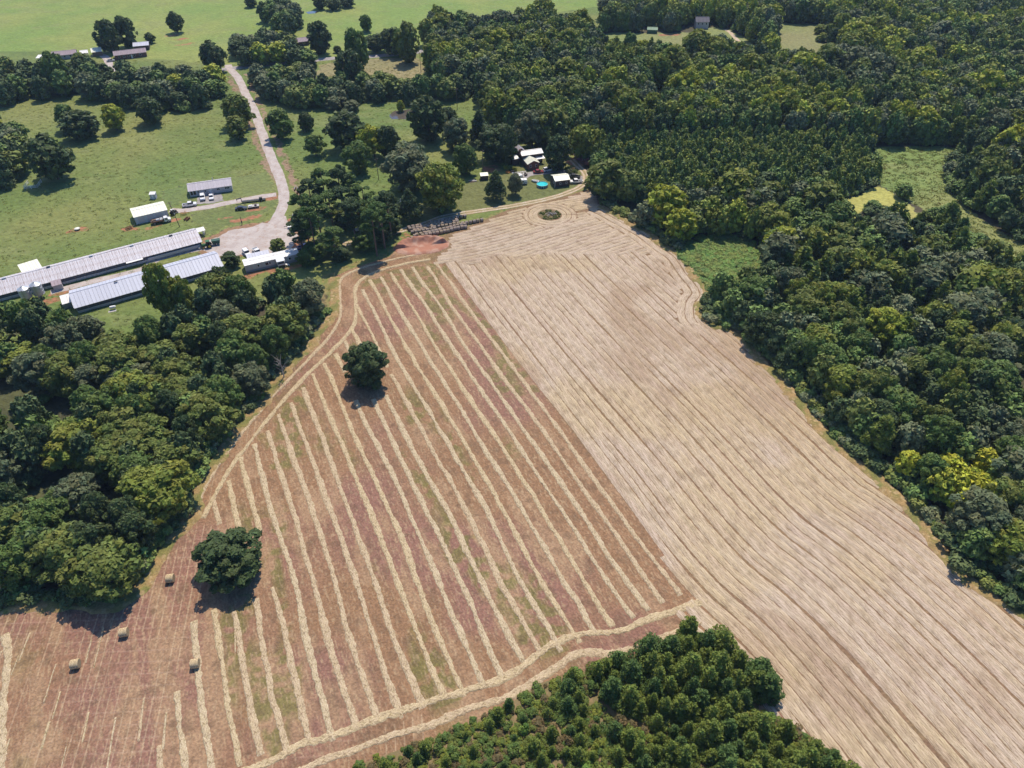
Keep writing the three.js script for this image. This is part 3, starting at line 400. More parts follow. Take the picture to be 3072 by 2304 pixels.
{
  const ragged = (poly, amp) => { const out = []; for (let i = 0; i < poly.length; i++) { const a = poly[i], b = poly[(i + 1) % poly.length], n = Math.max(1, Math.round(Math.hypot(b[0] - a[0], b[1] - a[1]) / 1.2)); for (let k = 0; k < n; k++) { const x = mix(a[0], b[0], k / n), z = mix(a[1], b[1], k / n); out.push([x + (vn(x * 0.6, z * 0.6) - 0.5) * amp, z + (vn(x * 0.6 + 50, z * 0.6) - 0.5) * amp]); } } return out; };
  structure('farm_yard', metreUV(polyGeo(ragged(L.yard, 2.2))), gravel, 'pale gravel turning yard between the long poultry houses and the lane', 0.022);
  road('gravel_lane', L.lane, 2.0, gravel, 0.03, 'pale gravel lane curving from the public road down to the farm yard');
  road('house_drive', L.drive, 1.75, gravel, 0.026, 'gravel drive branching off the lane to the long low house');
  structure('parking_pad', metreUV(polyGeo(ragged(L.pad, 0.8))), asphaltWorn, 'grey concrete parking pad before the long low house', 0.018);
  road('poultry_track', L.between, 1.5, gravel, 0.018, 'gravel track between the two long poultry houses');
  road('public_road', L.farroad, 2.9, asphaltWorn, 0.02, 'grey public road crossing behind the tree belt');
  road('house_drive_paved', L.topdrive, 2.0, gravel, 0.03, 'pale drive curving to the group of low roofs');
  road('field_track', L.track, 1.55, new THREE.MeshStandardMaterial({ map: tiled(gravelTex(31, [0.24, 0.2, 0.09], [0.3, 0.23, 0.11], [0.4, 0.32, 0.2]), 1 / 9), roughness: 1 }), 0.026, 'grassy earth track along the head of the hay field');
  for (const s of [-0.85, 0.85]) {   // two wheel ruts
    const c = catmull(L.track, 1.5), pts = c.map((q, i) => { const a = c[Math.max(0, i - 2)], b = c[Math.min(c.length - 1, i + 2)], l = Math.hypot(b[0] - a[0], b[1] - a[1]); return [q[0] - (b[1] - a[1]) / l * s, q[1] + (b[0] - a[0]) / l * s]; });
    structure(numbered('wheel_rut'), strip(pts, 1, 3, (l, t) => 0.38 + 0.34 * (vn(l * 0.3, t * 9 + 40 + s) - 0.4), (l, t) => 0.01), sand, 'sandy wheel rut worn into the field track', 0.044);
  }
  road('yard_apron', L.apron, 1.7, asphaltWorn, 0.034, 'grey gravel apron between the farmhouse and the brown garage');
  for (const k of ['rt1', 'rt2', 'rt3']) road(numbered('dirt_drive'), L[k], 1.3, sand, 0.03, 'pale dirt drive through the lawn by the far house');
  const water = std(0.10, 0.085, 0.07, 0.08); 
  structure('pond_water', metreUV(polyGeo(ragged(L.pond, 1.2))), water, 'muddy brown farm pond in the pasture', 0.03);
  structure('pond_water_001', metreUV(polyGeo(L.pond2)), water, 'small far pond by the pasture trees', 0.03);
  // clay pit: a shallow bowl sunk behind a low lip
  const g = new THREE.PlaneGeometry(20, 14, 80, 56); g.rotateX(-Math.PI / 2);
  const p = g.attributes.position, col = new Float32Array(p.count * 3);
  for (let i = 0; i < p.count; i++) {
    const x = p.getX(i), z = p.getZ(i), e = Math.hypot(x / 7.6, z / 4.2), q = e + 0.25 * (fbm(x * 0.4 + 9, z * 0.4, 3) - 0.5);
    const rim = Math.exp(-Math.pow((q - 1.0) / (q < 1 ? 0.34 : 0.16), 2)) * (z < 0 ? 1.7 : 0.3), bowl = 0.12 + 0.2 * (fbm(x * 0.9, z * 0.9, 3) - 0.5) * sstep(1.2, 0.4, q);
    p.setY(i, q > 1.28 ? -0.15 : Math.max(0.03, bowl + rim * (0.85 + 0.3 * vn(x, z))));
    const n = fbm(x * 0.5 + 20, z * 0.5, 3); col.set(mix3([0.36, 0.165, 0.105], [0.42, 0.25, 0.18], sstep(0.4, 0.65, n)), i * 3);
  }
  g.setAttribute('color', new THREE.BufferAttribute(col, 3)); g.computeVertexNormals();
  const pit = structure('clay_pit', g, new THREE.MeshStandardMaterial({ vertexColors: true, roughness: 1 }), 'bare red clay scrape beside the stacked hay bales', 0.02);
  pit.position.set(L.pit[0], 0.02, L.pit[1]); pit.rotation.y = 0.25;
}

// ---------------------------------------------------------------- trees
const rv = (r) => { const z = r() * 2 - 1, a = r() * 6.2832, s = Math.sqrt(1 - z * z); return [s * Math.cos(a), z, s * Math.sin(a)]; };
// a crown is a cloud of leaf sprays (small turned triangles) lying on the outside of many leafy lobes
function leafCloud(lobes, n, size, r, { droop = 0, out = 1.0, long = 1.3, tint = 0.3, centre = [0, 0, 0] } = {}) {
  const pos = new Float32Array(n * 9), col = new Float32Array(n * 9), wsum = [];
  let acc = 0; for (const l of lobes) { acc += l.r * l.r; wsum.push(acc); }
  let k = 0, guard = 0;
  while (k < n && guard++ < n * 12) {
    const t = r() * acc; let li = 0; while (wsum[li] < t) li++;
    const l = lobes[li], d = rv(r);
    if (d[1] < -0.55 && r() < 0.8) continue;
    const q = 0.78 + 0.3 * r(), x = l.c[0] + d[0] * l.r * q, y = l.c[1] + d[1] * l.r * (l.f ?? 0.8) * q, z = l.c[2] + d[2] * l.r * q;
    let buried = false;
    for (let j = 0; j < lobes.length && !buried; j++) if (j !== li) { const m = lobes[j], ex = (x - m.c[0]) / m.r, ey = (y - m.c[1]) / (m.r * (m.f ?? 0.8)), ez = (z - m.c[2]) / m.r; if (ex * ex + ey * ey + ez * ez < 0.5) buried = true; }
    if (buried) continue;
    const e = rv(r); let nx = d[0] * out + e[0] * 0.75, ny = d[1] * out + 0.25 + e[1] * 0.75, nz = d[2] * out + e[2] * 0.75; const nl = Math.hypot(nx, ny, nz) || 1; nx /= nl; ny /= nl; nz /= nl;
    const h = rv(r); let ux = h[1] * nz - h[2] * ny, uy = h[2] * nx - h[0] * nz - droop, uz = h[0] * ny - h[1] * nx; const ul = Math.hypot(ux, uy, uz) || 1; ux /= ul; uy /= ul; uz /= ul;
    const vx = ny * uz - nz * uy, vy = nz * ux - nx * uz, vz = nx * uy - ny * ux, s = size * (0.6 + 0.8 * r()), a = s * long, b = s * 0.62, o = k * 9, sk = (r() - 0.5) * s * 0.7;
    pos[o] = x + ux * a * 0.6; pos[o + 1] = y + uy * a * 0.6; pos[o + 2] = z + uz * a * 0.6;
    pos[o + 3] = x - ux * a * 0.4 + vx * b + ux * sk; pos[o + 4] = y - uy * a * 0.4 + vy * b + uy * sk; pos[o + 5] = z - uz * a * 0.4 + vz * b + uz * sk;
    pos[o + 6] = x - ux * a * 0.4 - vx * b; pos[o + 7] = y - uy * a * 0.4 - vy * b; pos[o + 8] = z - uz * a * 0.4 - vz * b;
    const br = 1 - tint + 2 * tint * r(), hu = l.hue + (r() - 0.5) * 0.12;
    for (let i = 0; i < 3; i++) { col[o + i * 3] = br * (1 + hu); col[o + i * 3 + 1] = br; col[o + i * 3 + 2] = br * (1 - hu * 0.5); }
    k++;
  }
  const g = new THREE.BufferGeometry();
  g.setAttribute('position', new THREE.BufferAttribute(pos.subarray(0, k * 9), 3)); g.setAttribute('color', new THREE.BufferAttribute(col.subarray(0, k * 9), 3));
  return g;                                                // no normals: each spray is flat and faces its own way
}
// all shapes stand on y = 0, 10 m tall unless said
function broadCrown(seed, n, size, R = 4, low = 0.22, top = 1) {
  const r = RNG(seed), lobes = [], H = 10, cy = H * (0.5 + low * 0.5), ry = H * (0.5 - low * 0.5), N = 58 + Math.floor(r() * 16), sx = 0.85 + 0.3 * r();
  for (let i = 0; i < N; i++) {
    const y = 1 - (2 * (i + 0.5)) / N, a = i * 2.39996 + r() * 0.9, s = Math.sqrt(1 - y * y), k = seed >= 900 ? 0.45 + 0.6 * r() : 0.55 + 0.44 * r();
    lobes.push({ c: [s * Math.cos(a) * R * k * sx, cy + y * ry * (0.62 + 0.2 * r()) * top, s * Math.sin(a) * R * k / sx], r: R * (0.12 + 0.14 * r()), hue: (r() - 0.5) * 0.26, f: 0.75 });
  }
  for (let i = 0; i < 7; i++) lobes.push({ c: [(r() - 0.5) * R * 0.7, cy + (r() - 0.3) * ry * 0.8, (r() - 0.5) * R * 0.7], r: R * 0.45, hue: 0, f: 0.9 });
  return leafCloud(lobes, n, size, r);
}
function pineCrown(seed, n, size, R = 2.3, low = 0.14, conic = 0.85) {
  const r = RNG(seed), lobes = [], H = 10;
  for (let y = H * low; y < H * 0.97;) {
    const t = (y / H - low) / (1 - low), rr = R * Math.pow(1 - t, conic) * (0.75 + 0.5 * r()) + 0.18, k = 4 + Math.floor(r() * 3), a0 = r() * 6.28;
    for (let i = 0; i < k; i++) { const a = a0 + (i / k) * 6.28 + r() * 0.5, q = 0.55 + 0.35 * r(); lobes.push({ c: [Math.cos(a) * rr * q, y + rr * 0.15 + (r() - 0.5) * 0.4, Math.sin(a) * rr * q], r: Math.max(0.32, rr * (0.34 + 0.14 * r())), hue: (r() - 0.5) * 0.14, f: 0.7 }); }
    y += 0.55 + 0.35 * r() + rr * 0.12;
  }
  lobes.push({ c: [0, H * 0.95, 0], r: 0.38, hue: 0.05, f: 1.6 });
  return leafCloud(lobes, n, size, r, { droop: -0.4, out: 0.65, long: 1.7 });
}
function tallPineCrown(seed, n, size) {
  const r = RNG(seed), lobes = [];
  for (let i = 0; i < 24; i++) { const y = 4.4 + 5.3 * Math.pow(r(), 0.85), t = (y - 4.4) / 5.3, a = r() * 6.28, q = (0.3 + 1.5 * Math.sin(Math.PI * (0.18 + 0.75 * t))) * (0.5 + 0.6 * r()); lobes.push({ c: [Math.cos(a) * q, y, Math.sin(a) * q], r: 0.32 + 0.36 * r(), hue: (r() - 0.5) * 0.15, f: 0.6 }); }
  return leafCloud(lobes, n, size, r, { droop: -0.3, out: 0.6, long: 1.6 });
}
function shrubCrown(seed, n, size) {
  const r = RNG(seed), lobes = [];
  for (let i = 0; i < 8; i++) { const a = r() * 6.28, q = 0.75 * Math.sqrt(r()); lobes.push({ c: [Math.cos(a) * q, 0.4 + 0.75 * r(), Math.sin(a) * q], r: 0.35 + 0.3 * r(), hue: (r() - 0.5) * 0.25, f: 0.9 }); }
  return leafCloud(lobes, n, size, r);
}
function vineCrown(seed, n, size) {   // a tree smothered in vines: leaves hang like a cloth down to the ground
  const r = RNG(seed), lobes = [];
  for (let i = 0; i < 26; i++) { const y = 0.6 + 8.6 * (i / 26), a = i * 2.4 + r(), q = (2.6 - 1.7 * Math.pow(y / 10, 1.5)) * (0.5 + 0.6 * r()); lobes.push({ c: [Math.cos(a) * q, y, Math.sin(a) * q], r: 0.8 + 0.6 * r(), hue: (r() - 0.5) * 0.1, f: 1.1 }); }
  return leafCloud(lobes, n, size, r, { out: 1.3 });
}
function trunkGeo(seed, h, r0, limbs, reach) {
  const r = RNG(seed), parts = [];
  const t = new THREE.CylinderGeometry(r0 * 0.35, r0, h, 7, 3); t.translate(0, h / 2, 0); const p = t.attributes.position;
  for (let i = 0; i < p.count; i++) { const y = p.getY(i) / h; p.setX(i, p.getX(i) + Math.sin(y * 2.5 + seed) * 0.15 * y); }
  parts.push(t);
  for (let i = 0; i < limbs; i++) {
    const l = reach * (0.7 + 0.5 * r()), c = new THREE.CylinderGeometry(r0 * 0.12, r0 * 0.38, l, 5); c.translate(0, l / 2, 0); c.rotateZ(0.55 + 0.5 * r()); c.rotateY(r() * 6.28); c.translate(0, h * (0.45 + 0.4 * r()), 0); parts.push(c);
  }
  const g = mergeGeometries(parts.map((q) => q.toNonIndexed())); g.deleteAttribute('uv'); return g;
}
const bark = std(0.12, 0.095, 0.075, 0.95), barkPine = std(0.16, 0.10, 0.07, 0.95), barkPale = std(0.34, 0.31, 0.28, 0.9);
const leafMat = (r, g, b) => { const m = new THREE.MeshPhysicalMaterial({ vertexColors: true, roughness: 0.75, transmission: 0.36, thickness: 0, side: THREE.DoubleSide, specularIntensity: 0.35 }); m.color.setRGB(r, g, b); return m; };
const farLeaf = new THREE.MeshStandardMaterial({ vertexColors: true, roughness: 0.85, side: THREE.DoubleSide }); farLeaf.color.setRGB(1, 1, 1);
const TONES = {
  dark: [leafMat(0.086, 0.127, 0.040), 'dark green'], mid: [leafMat(0.138, 0.209, 0.046), 'fresh green'], olive: [leafMat(0.180, 0.220, 0.046), 'olive green'], grey: [leafMat(0.162, 0.192, 0.090), 'grey-green'],
  yolive: [leafMat(0.228, 0.266, 0.040), 'yellowish green'], yellow: [leafMat(0.324, 0.362, 0.038), 'yellow-green'], gold: [leafMat(0.370, 0.385, 0.028), 'bright yellow'], brown: [leafMat(0.204, 0.158, 0.067), 'brownish'],
  pine: [leafMat(0.120, 0.194, 0.048), 'green'], pined: [leafMat(0.084, 0.133, 0.048), 'dark'], piney: [leafMat(0.198, 0.254, 0.046), 'light green'], vine: [leafMat(0.180, 0.294, 0.052), 'bright green'],
};
const SH = { bush: [], broad: [], broadLo: [], pine: [], pineLo: [], tall: [], shrub: [], vine: [], youngPine: [] };
for (let i = 0; i < 6; i++) SH.broad.push([broadCrown(100 + i, 5600, 0.40, 3.7 + 0.25 * (i % 3), [-0.12, -0.08, 0.0, -0.1, -0.05, 0.06][i]), trunkGeo(i, 6, 0.3, 4, 2.4)]);
for (let i = 0; i < 2; i++) SH.bush.push([broadCrown(900 + i, 7000, 0.38, 3.7, -0.2), trunkGeo(90 + i, 6, 0.3, 4, 2.4)]);
for (let i = 0; i < 5; i++) SH.broadLo.push([broadCrown(200 + i, 1700, 0.72, 3.7 + 0.25 * (i % 3), [-0.1, -0.05, -0.08, 0.0, -0.1][i]), trunkGeo(20 + i, 6, 0.3, 2, 2.2)]);
for (let i = 0; i < 4; i++) SH.pine.push([pineCrown(300 + i, 3600, 0.34, 2.1 + 0.25 * i, 0.1 + 0.06 * i, 0.6 + 0.1 * i), trunkGeo(40 + i, 9, 0.2, 0, 1)]);
for (let i = 0; i < 3; i++) SH.pineLo.push([pineCrown(400 + i, 1200, 0.6, 2.1 + 0.2 * i, 0.1, 0.65 + 0.1 * i), trunkGeo(50 + i, 9, 0.2, 0, 1)]);
for (let i = 0; i < 4; i++) SH.tall.push([tallPineCrown(500 + i, 3600, 0.2), trunkGeo(60 + i, 9.4, 0.17, 5, 1.1)]);
for (let i = 0; i < 4; i++) SH.shrub.push([shrubCrown(600 + i, 420, 0.22), null]);
for (let i = 0; i < 3; i++) SH.vine.push([vineCrown(700 + i, 4200, 0.42), trunkGeo(70 + i, 7, 0.25, 2, 1.5)]);
for (let i = 0; i < 5; i++) SH.youngPine.push([pineCrown(800 + i, 2300, 0.36, 2.7 + 0.25 * i, 0.03, 0.72 + 0.1 * i), trunkGeo(80 + i, 9, 0.16, 0, 1)]);
function plantTree(name, shape, tone, x, z, h, wide, turn, label, category, group, trunkMat = bark) {
  const o = thing(name, label, category, [x, 0, z], turn, group);
  if (shape[1]) { const t = M('trunk', shape[1], trunkMat, o); t.position.y = -0.1; t.scale.set(wide * 0.9, h / 10, wide * 0.9); }
  const c = M('crown', shape[0], TONES[tone][0], o); c.scale.set(wide, h / 10, wide);
  return o;
}
// trees that stand by themselves
const NEAR_OF = [[-38.5, -144.4, 'alone among the hay windrows, upright bushy crown'], [-56.8, -85.1, 'in the stubble beside the loose hay bales, wide rounded crown']];
{
  const r = RNG(31), seen = {};
  const places = [[-130, -225, 'by the poultry houses'], [-190, -310, 'in the pasture before the tree belt'], [-85, -300, 'in the pasture beside the gravel lane'], [-122, -315, 'on the verge of the gravel lane'], [-55, -285, 'in the pasture cluster near the utility pole'], [-30, -300, 'beside the brown pond'], [-25, -250, 'on the lawn edge beyond the stacked bales'], [0, -253, 'on the lawn by the swimming pool'], [5, -288, 'close behind the farmhouse'], [-225, -435, 'by the low roofs beyond the tree belt'], [-230, -385, 'in the belt below the low roofs'], [-80, -400, 'along the public road'], [-60, -430, 'behind the public road'], [-92, -205, 'by the white mobile home'], [-100, -176, 'before the blue poultry house roof'], [-210, -470, 'out in the far pasture'], [-130, -533, 'on the far pasture rise'], [-80, -345, 'before the hedgerow, low and grey'], [31, -255, 'at the head corner of the hay field'], [20, -270, 'behind the brown garage'], [-160, -401, 'at the lane junction'], [-105, -434, 'by the house on the public road'], [-182, -269, 'in the pasture by the small corral']];
  for (const [x, z, h, R, tone, where] of L.solo) {
    let place = 'in the pasture', best = 1e9;
    for (const [px, pz, s] of places) { const d = Math.hypot(px - x, pz - z); if (d < best) { best = d; place = s; } }
    const dist = Math.hypot(x, z, 125), conic = tone === 'conic' || tone === 'cedar';
    if (where === 'field') {
      const w = NEAR_OF.find((q) => Math.hypot(q[0] - x, q[1] - z) < 3), shape = SH.bush[x < -50 ? 1 : 0];
      plantTree('broadleaf_tree', shape, 'dark', x, z, h * (x < -50 ? 0.8 : 1.0), R / 3.7, r() * 6, 'dark green tree standing ' + w[2], 'tree');
      continue;
    }
    const size = h > 15 ? 'tall' : h > 9 ? 'middling' : 'small';
    if (conic) { plantTree('cedar_tree', SH.pine[Math.floor(r() * 3)], 'pined', x, z, h, R / 2.3, r() * 6, `${size} dark cone-shaped cedar ${place}`, 'cedar tree', 'cedars standing alone', barkPine); continue; }
    const s = dist < 330 ? SH.broad : SH.broadLo;
    plantTree('broadleaf_tree', s[Math.floor(r() * s.length)], tone, x, z, h, R / 3.9, r() * 6, `${size} ${TONES[tone][1]} broadleaf tree ${place}`, 'tree', 'trees ' + place);
  }
  // tall pines by the mobile home and small wood there
  L.tallpines.forEach(([x, z], i) => plantTree('pine_tree', SH.tall[i % 4], i % 3 ? 'pine' : 'pined', x, z, [17, 19, 13, 16, 16, 18, 18, 15, 17, 17, 13, 16, 12, 16, 15, 16, 15, 17, 15][i], 2.0 + 0.5 * r(), r() * 6, 'tall bare-trunked pine in the clump between the yard and the stacked bales', 'pine tree', 'tall pines by the yard', barkPine));
  for (const [x, z, h, w] of [[-66, -208, 7, 1.0], [-60, -211, 6, 0.9], [-57, -207, 5, 0.9], [-68, -204, 6, 0.8], [-50, -214, 7, 1.1], [-46, -218, 6, 1], [-63, -235, 6, 1], [-55, -240, 6.5, 1.1], [-50, -236, 5, 0.9], [-44, -232, 8, 1.1], [-43, -225, 7, 1], [-60, -229, 6, 1], [-52, -229, 5, 0.9]])
    plantTree('broadleaf_tree', SH.broad[Math.floor(r() * 6)], ['mid', 'olive', 'dark'][Math.floor(r() * 3)], x, z, h, w, r() * 6, 'low bushy tree growing under the tall pines by the yard', 'tree', 'understorey below the tall pines');
}
// woods: every place for a tree is worked out first; the largest in view become trees of their own, the rest one mass
{
  const r = RNG(41), spots = [];
  const clear = ['meadowR', 'lawnR', 'kudzu', 'lawnT', 'meadT'].map((k) => L[k]);
  const inView = (x, z) => { const f = 125 * Math.sin(0.7156) - z * Math.cos(0.7156), up = (-125 + 10) * Math.cos(0.7156) - z * Math.sin(0.7156); return Math.abs(x / f) < 0.78 && up / f < 0.58 && up / f > -0.66; };
  const houses = [[118, -484, 12], [86, -474, 8], [8, -282, 13], [20, -264, 10], [168, -423, 5], [150, -430, 4]];
  const fill = (poly, step, region, opts) => {
    let x0 = 1e9, x1 = -1e9, z0 = 1e9, z1 = -1e9; for (const [x, z] of poly) { x0 = Math.min(x0, x); x1 = Math.max(x1, x); z0 = Math.min(z0, z); z1 = Math.max(z1, z); }
    for (let z = z0; z < z1; z += step * 0.87) for (let x = x0 + (Math.round(z / step) % 2) * step * 0.5; x < x1; x += step) {
      const px = x + (r() - 0.5) * step * 0.9, pz = z + (r() - 0.5) * step * 0.9, q = r(), s = r(), t = r(), u = r();
      if (!inside(poly, px, pz) || !inView(px, pz) || clear.some((c) => inside(c, px, pz)) || houses.some(([hx, hz, d]) => Math.hypot(px - hx, pz - hz) < d)) continue;
      if (opts.margin && distLine(L.fieldEdgeR, px, pz) < opts.margin) continue;
      if (opts.not && inside(opts.not, px, pz)) continue;
      if ((region === 'right' || region === 'left') && !opts.dense && vn(px * 0.11 + 40, pz * 0.11) < 0.24 && q < 0.8) continue;
      if (region === 'left' && pz < -150 && q < 0.5) continue;
      if (region === 'left' && distLine(L.fieldEdgeL, px, pz) < 3) continue;
      const spot = { x: px, z: pz, q, s, t, u, region, ...opts.pick(px, pz, q, s) };
      if (region === 'right') for (const [k, d, top] of [['lawnR', 9, 5], ['lawnR', 16, 8], ['meadowR', 8, 6], ['lawnT', 12, 4], ['lawnT', 24, 7], ['meadT', 12, 5], ['meadT', 24, 8]]) if (inside(L[k], px, pz - d)) { if (k !== 'meadowR' && spot.h > top && q < 0.35) spot.skip = 1; spot.h = Math.min(spot.h, top * (0.8 + 0.3 * q)); spot.w = Math.min(spot.w, 0.75); }
      if (region === 'right' && distLine(L.rt2, px, pz) < 5) continue;
      if (region === 'right' && (distLine(L.rt2, px, pz - 13) < 6 || distLine(L.rt1, px, pz - 13) < 6)) { spot.h = Math.min(spot.h, 4); spot.w = Math.min(spot.w, 0.6); }
      if (spot.skip) continue;
      spots.push(spot);
    }
  };
  const toneAt = (x, z, q) => { const n = fbm(x * 0.028 + 5, z * 0.028, 2), k = q * 0.75 + n * 0.5; return k < 0.44 ? 'dark' : k < 0.64 ? 'mid' : k < 0.76 ? 'grey' : k < 0.88 ? 'olive' : k < 0.98 ? 'yolive' : 'yellow'; };
  const goldTrees = L.gold;
  const pickW = (x, z, q, s) => {
    const far = z < -255;
    const pA = inside(L.pineA, x, z), pine = pA ? 0.93 : inside(L.pineB, x, z) ? 0.9 : inside(L.pineC, x, z) ? 0.6 : inside(L.pineD, x, z) ? 0.7 : inside(L.pineE, x, z) ? 0.7 : 0.06;
    if (distLine([[44, -228], [58, -204], [64, -196], [70, -200], [78, -206]], x, z) < 9 && s < 0.85) return { kind: 'vine', h: 4 + 6 * s, w: 0.8 + 0.5 * q, tone: 'vine' };
    if (s < pine) return { kind: 'pine', h: pA ? 6 + 2.6 * q : 8.5 + 4 * q, w: pA ? 0.8 + 0.25 * q : 1.05 + 0.5 * q, tone: pA ? (q < 0.6 ? 'piney' : q < 0.85 ? 'pine' : 'pined') : q < 0.4 ? 'pine' : q < 0.68 ? 'pined' : 'piney' };
    for (const [gx, gz] of goldTrees) if (Math.hypot(x - gx, z - gz) < 4.8) return { kind: 'broad', h: 7.5 + 3.5 * q, w: 0.7 + 0.3 * q, tone: q < 0.6 ? 'gold' : q < 0.85 ? 'yellow' : 'mid' };
    return { kind: 'broad', h: (far ? 11.5 : 9) + 4.5 * q * q + (s > 0.9 ? 3 : 0), w: (far ? 0.75 : 0.68) + 0.95 * s * q + (s > 0.93 ? 0.35 : 0), tone: toneAt(x, z, q) };
  };
  fill(L.woods.filter(([, z]) => true), 5.6, 'right', { margin: 1.8, not: L.pineA, pick: pickW });
  fill(L.pineA, 4.0, 'right', { dense: 1, margin: 4, pick: (x, z, q, s) => (s < 0.9 ? { kind: 'pine', h: 5.8 + 2.8 * q, w: 0.72 + 0.25 * q, tone: s < 0.55 ? 'piney' : s < 0.85 ? 'pine' : 'pined' } : { kind: 'broad', h: 6 + 2 * q, w: 0.6, tone: 'yolive' }) });
  fill(L.woodL, 5.8, 'left', { pick: (x, z, q, s) => ({ kind: 'broad', h: 9 + 5 * q, w: 0.62 + 1.0 * s * s + 0.2 * q, tone: (z > -115 ? s - 0.12 : s + 0.05) < 0.4 ? 'dark' : s < 0.7 ? 'mid' : s < 0.8 ? 'grey' : s < 0.97 ? 'olive' : 'yolive' }) });
  const pickB = (x, z, q, s) => ({ kind: 'broad', h: 8.5 + 5 * q, w: 1.0 + 0.5 * s, tone: s < 0.5 ? 'dark' : s < 0.68 ? 'mid' : s < 0.8 ? 'grey' : s < 0.95 ? 'olive' : 'yellow' });
  fill(L.bandL, 8.2, 'beltL', { pick: pickB }); fill(L.groupL, 6.5, 'groupL', { pick: pickB }); fill(L.topC, 8.5, 'road', { pick: pickB }); fill(L.topC2, 8, 'road', { pick: pickB });
  fill(L.bandC, 7.2, 'hedge', { pick: (x, z, q, s) => ({ kind: 'broad', h: 7 + 5 * q, w: 0.9 + 0.4 * s, tone: s < 0.45 ? 'dark' : s < 0.65 ? 'mid' : s < 0.8 ? 'grey' : 'olive' }) });
  for (const p of spots) p.dist = Math.hypot(p.x, p.z, 118), p.show = (p.h * p.w) / p.dist;
  const WHERE = { left: 'in the wood between the striped field and the poultry houses', beltL: 'in the tree belt behind the long low house', groupL: 'in the grove by the small corral', road: 'in the clump along the public road', hedge: 'in the hedgerow behind the brown pond' };
  const where = (p) => (p.region !== 'right' ? WHERE[p.region] : p.z > -190 ? 'in the big wood along the unraked hay' : p.z > -300 ? 'in the big wood around the vine-covered clearing' : 'in the big wood behind the farmhouse');
  const rest = [];
  for (const kind of ['broad', 'pine', 'vine']) {
    const list = spots.filter((p) => p.kind === kind).sort((a, b) => b.show - a.show);
    list.forEach((p, i) => {
      if (i >= (kind === 'broad' ? 300 : 290)) { rest.push(p); return; }
      const near = p.dist < 235, S = kind === 'broad' ? (near ? SH.broad : SH.broadLo) : kind === 'pine' ? (near ? SH.pine : SH.pineLo) : SH.vine, shape = S[Math.floor(p.t * S.length)], tone = TONES[p.tone][1];
      const big = (p.h > 12 ? 'tall ' : p.h < 8 ? 'low ' : '') + (p.w > 1.15 ? 'wide-crowned ' : p.w < 0.8 ? 'slender ' : '');
      if (kind === 'broad') plantTree('broadleaf_tree', shape, p.tone, p.x, p.z, p.h, p.w, p.u * 6.28, `${big}${tone} tree ${where(p)}`, 'tree', 'broadleaf trees ' + where(p));
      else if (kind === 'pine') plantTree('pine_tree', shape, p.tone, p.x, p.z, p.h, p.w, p.u * 6.28, `${big}${tone} pine ${where(p)}`, 'pine tree', 'pines ' + where(p), barkPine);
      else plantTree('vine_covered_tree', shape, 'vine', p.x, p.z, p.h, p.w, p.u * 6.28, 'tree smothered in bright green vines at the wood edge', 'tree', 'vine-smothered trees along the field edge');
    });
  }
  const mass = new THREE.Group(); mass.name = 'woodland'; scene.add(mass); tag(mass, 'far mixed woodland stretching away as one mass', 'woodland', null, 'stuff');
  const sets = [...SH.broadLo.map((s) => ['broad', s[0]]), ...SH.pineLo.map((s) => ['pine', s[0]])], m4 = new THREE.Matrix4(), q4 = new THREE.Quaternion(), up = new THREE.Vector3(0, 1, 0), white = farLeaf;
  sets.forEach(([kind, geo], si) => {
    const n = sets.filter((s) => s[0] === kind).length, first = sets.findIndex((s) => s[0] === kind), mine = rest.filter((p) => (p.kind === kind || (kind === 'broad' && p.kind === 'vine')) && Math.floor(p.t * n) === si - first);
    if (!mine.length) return;
    const im = new THREE.InstancedMesh(geo, white, mine.length); im.name = 'foliage'; im.castShadow = im.receiveShadow = true;
    mine.forEach((p, i) => { q4.setFromAxisAngle(up, p.u * 6.28); im.setMatrixAt(i, m4.compose(new THREE.Vector3(p.x, 0, p.z), q4, new THREE.Vector3(p.w, p.h / 10, p.w))); im.setColorAt(i, TONES[p.tone][0].color); });
    im.userData.kind = 'stuff'; mass.add(im);
  });
  console.log('tree spots', spots.length, 'mass', rest.length);
  // undergrowth: brambles and saplings that close the wood edges and floor
  const ug = [], edge = [...L.fieldEdgeR.map((p) => [p, 1])];
  const addU = (x, z, s, tone) => { if (inView(x, z)) ug.push([x, z, s, tone]); };
  for (const p of spots) { const k = p.region === 'right' && p.z < -330 ? 1 : 2; for (let i = 0; i < k; i++) addU(p.x + (r() - 0.5) * 6, p.z + (r() - 0.5) * 6, 1.2 + 1.6 * r(), r() < 0.6 ? 'dark' : 'mid'); }
  for (const line of [L.fieldEdgeR.slice(0, 27), L.fieldEdgeL.slice(0, 17)]) for (const [x, z] of catmull(line, 1.1)) { const sx = line[0][0] === L.fieldEdgeR[0][0] ? 1 : -1; addU(x + sx * (0.8 + 2.4 * r()), z - 1.2 * r(), 0.7 + 1.1 * r(), ['dark', 'grey', 'mid', 'olive'][Math.floor(r() * 4)]); }
  const ugGroup = new THREE.Group(); ugGroup.name = 'undergrowth'; scene.add(ugGroup); tag(ugGroup, 'brambles and saplings filling the wood edges', 'undergrowth', null, 'stuff');
